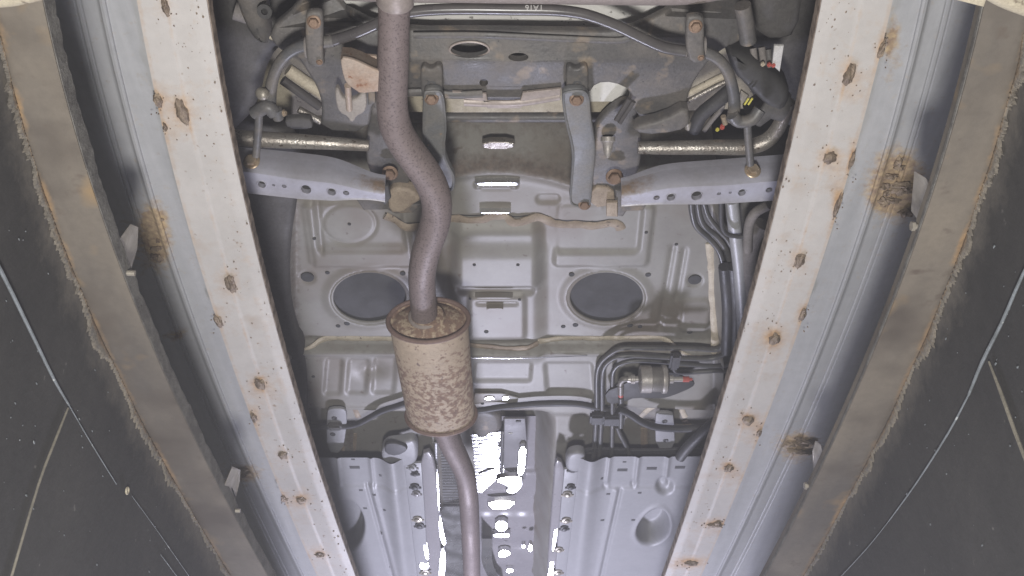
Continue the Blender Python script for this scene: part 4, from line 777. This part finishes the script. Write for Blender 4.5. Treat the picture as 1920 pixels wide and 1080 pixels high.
# tilted shiny pads added in the tunnel for the lamp's highlights
glint([(974, 834), (987, 834), (986, 862), (981, 893), (969, 893), (972, 868)], 1.205); glint([(930, 896), (962, 892), (981, 894), (979, 902), (955, 906), (931, 905)], 1.205)
glint([(930, 898), (980, 894), (982, 912), (964, 928), (946, 922), (956, 914), (945, 908)], 1.215, 'glint_pad', 'foil')
glint([(914, 939), (968, 938), (966, 945), (954, 954), (925, 956), (913, 948)], 1.28)
glint([(928, 976), (952, 976), (952, 996), (928, 996)], 1.285, 'glint_pad', 'foil'); glint([(922, 1000), (958, 999), (955, 1008), (925, 1008)], 1.285, 'glint_pad', 'foil')
glint([(934, 1032), (952, 1030), (959, 1038), (950, 1044), (934, 1046)], 1.29); glint([(948, 1067), (962, 1066), (962, 1073), (950, 1074)], 1.29)
glint([(978, 1022), (985, 1021), (985, 1027), (978, 1027)], 1.25, 'glint_clip'); glint([(991, 1020), (999, 1021), (998, 1035), (990, 1033)], 1.25, 'glint_clip')
for P_ in ([(818, 880), (821, 880), (825, 960), (822, 962)], [(821, 965), (826, 962), (832, 1000), (838, 1020), (832, 1028), (824, 1005)], [(824, 1030), (836, 1025), (836, 1062), (830, 1095), (822, 1095)], [(1041, 985), (1047, 978), (1044, 1010), (1037, 1040), (1034, 1030)], [(1034, 1040), (1040, 1036), (1036, 1095), (1024, 1095)]):
    glint(P_, 1.152, 'glint_strip', 'foil')  # glints along the seams, added as tilted foil strips
for x, y in ((938, 986), (948, 1038)): mb = MB(); lathe(mb, at(x, y, 1.27), (0, 0, -1), [(0, .004), (.002, .003)], 10); part(mb, 'tunnel_stud', 'black')
mb = MB(); rows = []
for y in np.arange(780, 1120, 4.0): rows.append([at(x-(y-780)*.02, y, 1.31-.002*math.cos((x-915)*.09)-.010*inside(np.array(abs(y-905)-22.), 8)-.008*inside(np.array(abs(y-990)-26.), 8)-.008*inside(np.array(abs(y-1045)-18.), 8)) for x in np.arange(896, 1010, 4.0)])
strip(mb, rows); part(mb, 'tunnel_cover', 'tunnel', None, 50)
mb = MB(); rows = []
for y in np.arange(1010, 1110, 3.0): rows.append([at(898+(y-1010)*.22+f*20+4*math.sin(y*.07), y, 1.24+.03*f+.003*math.sin(y*.2)) for f in np.linspace(0, 1, 8)])
strip(mb, rows); part(mb, 'tunnel_foil', 'foil', None, 60)
mb = MB(); plate(mb, [(944, 785), (985, 785), (990, 850), (985, 900), (944, 880)], 1.225, .004, .002, 0); o = part(mb, 'tunnel_plate', 'tplate')
mb = MB(); box(mb, at(972, 790, 1.224), .012, .006, .002); part(mb, 'plate_slot', 'black', o); mb = MB(); box(mb, at(957, 813, 1.224), .010, .005, .002); part(mb, 'plate_slot', 'shine', o)
# ---------------------------------------------------------------- undertrays
ZT = 1.14
def tray_l(X, Y):
    h = np.zeros_like(X); xr = 757+(Y-860)*.12
    h -= .016*np.exp(-((X-(xr-22))/17)**2); g = 690+(Y-911)*.27
    h += .005*np.exp(-((X-g)/3.0)**2)*(Y > 905)-.003*np.exp(-((X-g-9)/4)**2)*(Y > 905)
    h -= .004*ss(908, 912, Y); h -= .003*np.exp(-((X-635-(Y-880)*.1)/3)**2)*(Y < 910)-0; h -= .003*np.exp(-((X-697-(Y-880)*.1)/3.5)**2)*(Y < 910)
    h += .045*inside((np.hypot((X-646)/34, (Y-985)/44)-1)*40, 7)
    return h
def tray_r(X, Y):
    h = np.zeros_like(X); xl = 1084-(Y-880)*.12
    h -= .014*np.exp(-((X-(xl+22))/19)**2); g = 1162-(Y-921)*.22
    h += .005*np.exp(-((X-g)/3.0)**2)*(Y > 915)-.003*np.exp(-((X-g+8)/4)**2)*(Y > 915)
    h -= .004*ss(911, 915, Y)
    for c in (1140, 1194, 1250): h -= .004*np.exp(-((X-c+(Y-885)*.12)/4)**2)*(Y < 912)
    h += .004*inside(np.hypot(X-1135, Y-908)-5, 2)+.004*inside(np.hypot(X-1188, Y-906)-5, 2)
    e = np.hypot((X-1225+.25*(Y-985))/(27-.14*np.clip(990-Y, -10, 40)), (Y-984)/29)-1; h += .05*inside(e*28, 6)
    h -= .003*np.exp(-((e*28-7)/5)**2)
    h += .012*inside(np.hypot(X-1246, (Y-910)*1.1)-14, 5)
    return h
TLp = hf('undertray', 'tray', lambda y: np.linspace(540, 757+max(0, (y-860))*.12, 110), np.arange(858, 1150, 2.5), tray_l, ZT)
TRp = hf('undertray', 'tray', lambda y: np.linspace(1084-max(0, (y-880))*.12, 1345, 120), np.arange(856, 1150, 2.5), tray_r, ZT)
for par, L in ((TLp, [(665, 876, 10, 3), (662, 861, 4, 1.5), (715, 890, 4, 2), (677, 916, 4, 2), (702, 923, 3, 2), (685, 950, 4, 2), (723, 952, 4, 2), (717, 998, 3, 2), (731, 1063, 4, 2.5)]), (TRp, [(1167, 881, 10, 3), (1222, 878, 10, 3), (1275, 876, 10, 3), (1171, 866, 4, 1.5), (1279, 862, 3, 1.5), (1127, 895, 4, 2), (1140, 923, 4, 2), (1199, 921, 4, 2), (1129, 972, 4, 2), (1187, 972, 4, 2)])):
    for x, y, a, b in L:
        z = ZT+float((tray_l if par is TLp else tray_r)(np.array([[float(x)]]), np.array([[float(y)]]))[0, 0]); c = at(x, y, ZT); c.z = z+.0005; mb = MB()
        box(mb, c, 2*a*mpp(y, ZT), 2*b*mpp(y, ZT)*1.7, .002, bev=.0008); part(mb, 'tray_slot', 'cover', par)
for P_ in ([(1087, 862), (1096, 850), (1120, 848), (1139, 862), (1200, 864), (1311, 856), (1330, 850), (1330, 840), (1200, 846), (1139, 842), (1100, 842)],):
    mb = MB(); plate(mb, P_, ZT+.02, .006, .002, 1); part(mb, 'tray_lip', 'hose', TRp)
mb = MB(); plate(mb, [(712, 850), (724, 832), (750, 830), (772, 824), (782, 832), (784, 862), (775, 873), (745, 880), (722, 880)], ZT-.004, .02, .008, 2); part(mb, 'tray_horn', 'tray', TLp)
mb = MB(); plate(mb, [(720, 834), (735, 830), (760, 836), (765, 845), (745, 856), (722, 852)], ZT-.012, .008, .003, 1); part(mb, 'tray_horn', 'hose', TLp)
mb = MB(); plate(mb, [(1060, 868), (1066, 852), (1088, 848), (1100, 856), (1092, 880), (1084, 888), (1062, 884)], ZT-.004, .02, .008, 2); part(mb, 'tray_horn', 'tray', TRp)
# clip strips between the trays and the tunnel
def cstrip(poly, z, par):
    mb = MB(); plate(mb, poly, z, .01, .004, 1); return part(mb, 'floor_member', 'tunnel')
SL = cstrip([(788, 852), (810, 845), (820, 900), (826, 1000), (828, 1130), (800, 1130), (795, 1000), (788, 930)], 1.16, None)
SR = cstrip([(1058, 870), (1040, 860), (1036, 930), (1030, 1000), (1022, 1130), (1048, 1130), (1060, 1000), (1066, 930)], 1.16, None)
mb = MB(); plate(mb, [(756, 870), (790, 868), (796, 950), (800, 1020), (806, 1130), (782, 1130), (772, 1000), (760, 940)], 1.152, .006, .002, 0); part(mb, 'clip_strip', 'tray', TLp)
mb = MB(); plate(mb, [(1058, 880), (1086, 878), (1080, 950), (1072, 1000), (1060, 1130), (1036, 1130), (1046, 1010), (1052, 940)], 1.152, .006, .002, 0); part(mb, 'clip_strip', 'tray', TRp)
for x, y, r, m, par in ((773, 876, 9, 'tray', TLp), (778, 887, 7, 'hose', TLp), (778, 912, 9, 'hose', TLp), (781, 925, 8, 'tunnel', TLp), (783, 973, 9, 'zinc', TLp), (787, 985, 9, 'hose', TLp), (797, 1073, 9, 'zinc', TLp), (1073, 880, 8, 'hose', TRp), (1070, 912, 8, 'hose', TRp), (1064, 926, 9, 'zinc', TRp), (1062, 975, 9, 'zinc', TRp), (1058, 990, 8, 'hose', TRp), (1048, 1030, 8, 'zinc', TRp), (1046, 1073, 9, 'zinc', TRp)):
    mb = MB(); z = 1.15; sc = mpp(y, z); c = at(x, y, z); lathe(mb, c, (random.uniform(-.2, .2), -.2, -1), [(0, r*sc), (.003, r*sc*.95), (.0045, r*sc*.6), (.007, r*sc*.5), (.008, r*sc*.25)], 14); o = part(mb, 'tray_clip', m, par)
    mb = MB(); box(mb, c+Vector((0, .008, .001)), r*sc*2.6, .007, .004, bev=.001); part(mb, 'clip_tab', m, o)
glint([(792, 1003), (799, 1004), (806, 1052), (797, 1050)], 1.15, 'glint_clip', 'foil', parent=None); glint([(783, 1056), (803, 1050), (806, 1066), (790, 1070)], 1.15, 'glint_clip', 'foil')
mb = MB(); tube(mb, [at(x, y, 1.165) for x, y in ((1042, 965), (1038, 1000), (1034, 1040), (1030, 1110))], [.003, .006, .008, .009], 10, 4, True, .5); part(mb, 'shield_seam', 'foil', SR)
# ---------------------------------------------------------------- haze volume added to imitate lens glare
mb = MB(); box(mb, (0, 1.6, -.2), 3.4, 6.0, 3.7, bev=0)
hz = mb.build('haze', M['pitch'], None); hz.data.materials.clear(); hz['kind'] = 'stuff'
vm = bpy.data.materials.new('glare_haze'); vm.use_nodes = True; N = vm.node_tree.nodes; N.remove(N['Principled BSDF'])
pv = N.new('ShaderNodeVolumePrincipled'); pv.inputs['Color'].default_value = (.93, .93, 1, 1); pv.inputs['Density'].default_value = .07; pv.inputs['Anisotropy'].default_value = .45
vm.node_tree.links.new(pv.outputs[0], N['Material Output'].inputs['Volume']); hz.data.materials.append(vm)
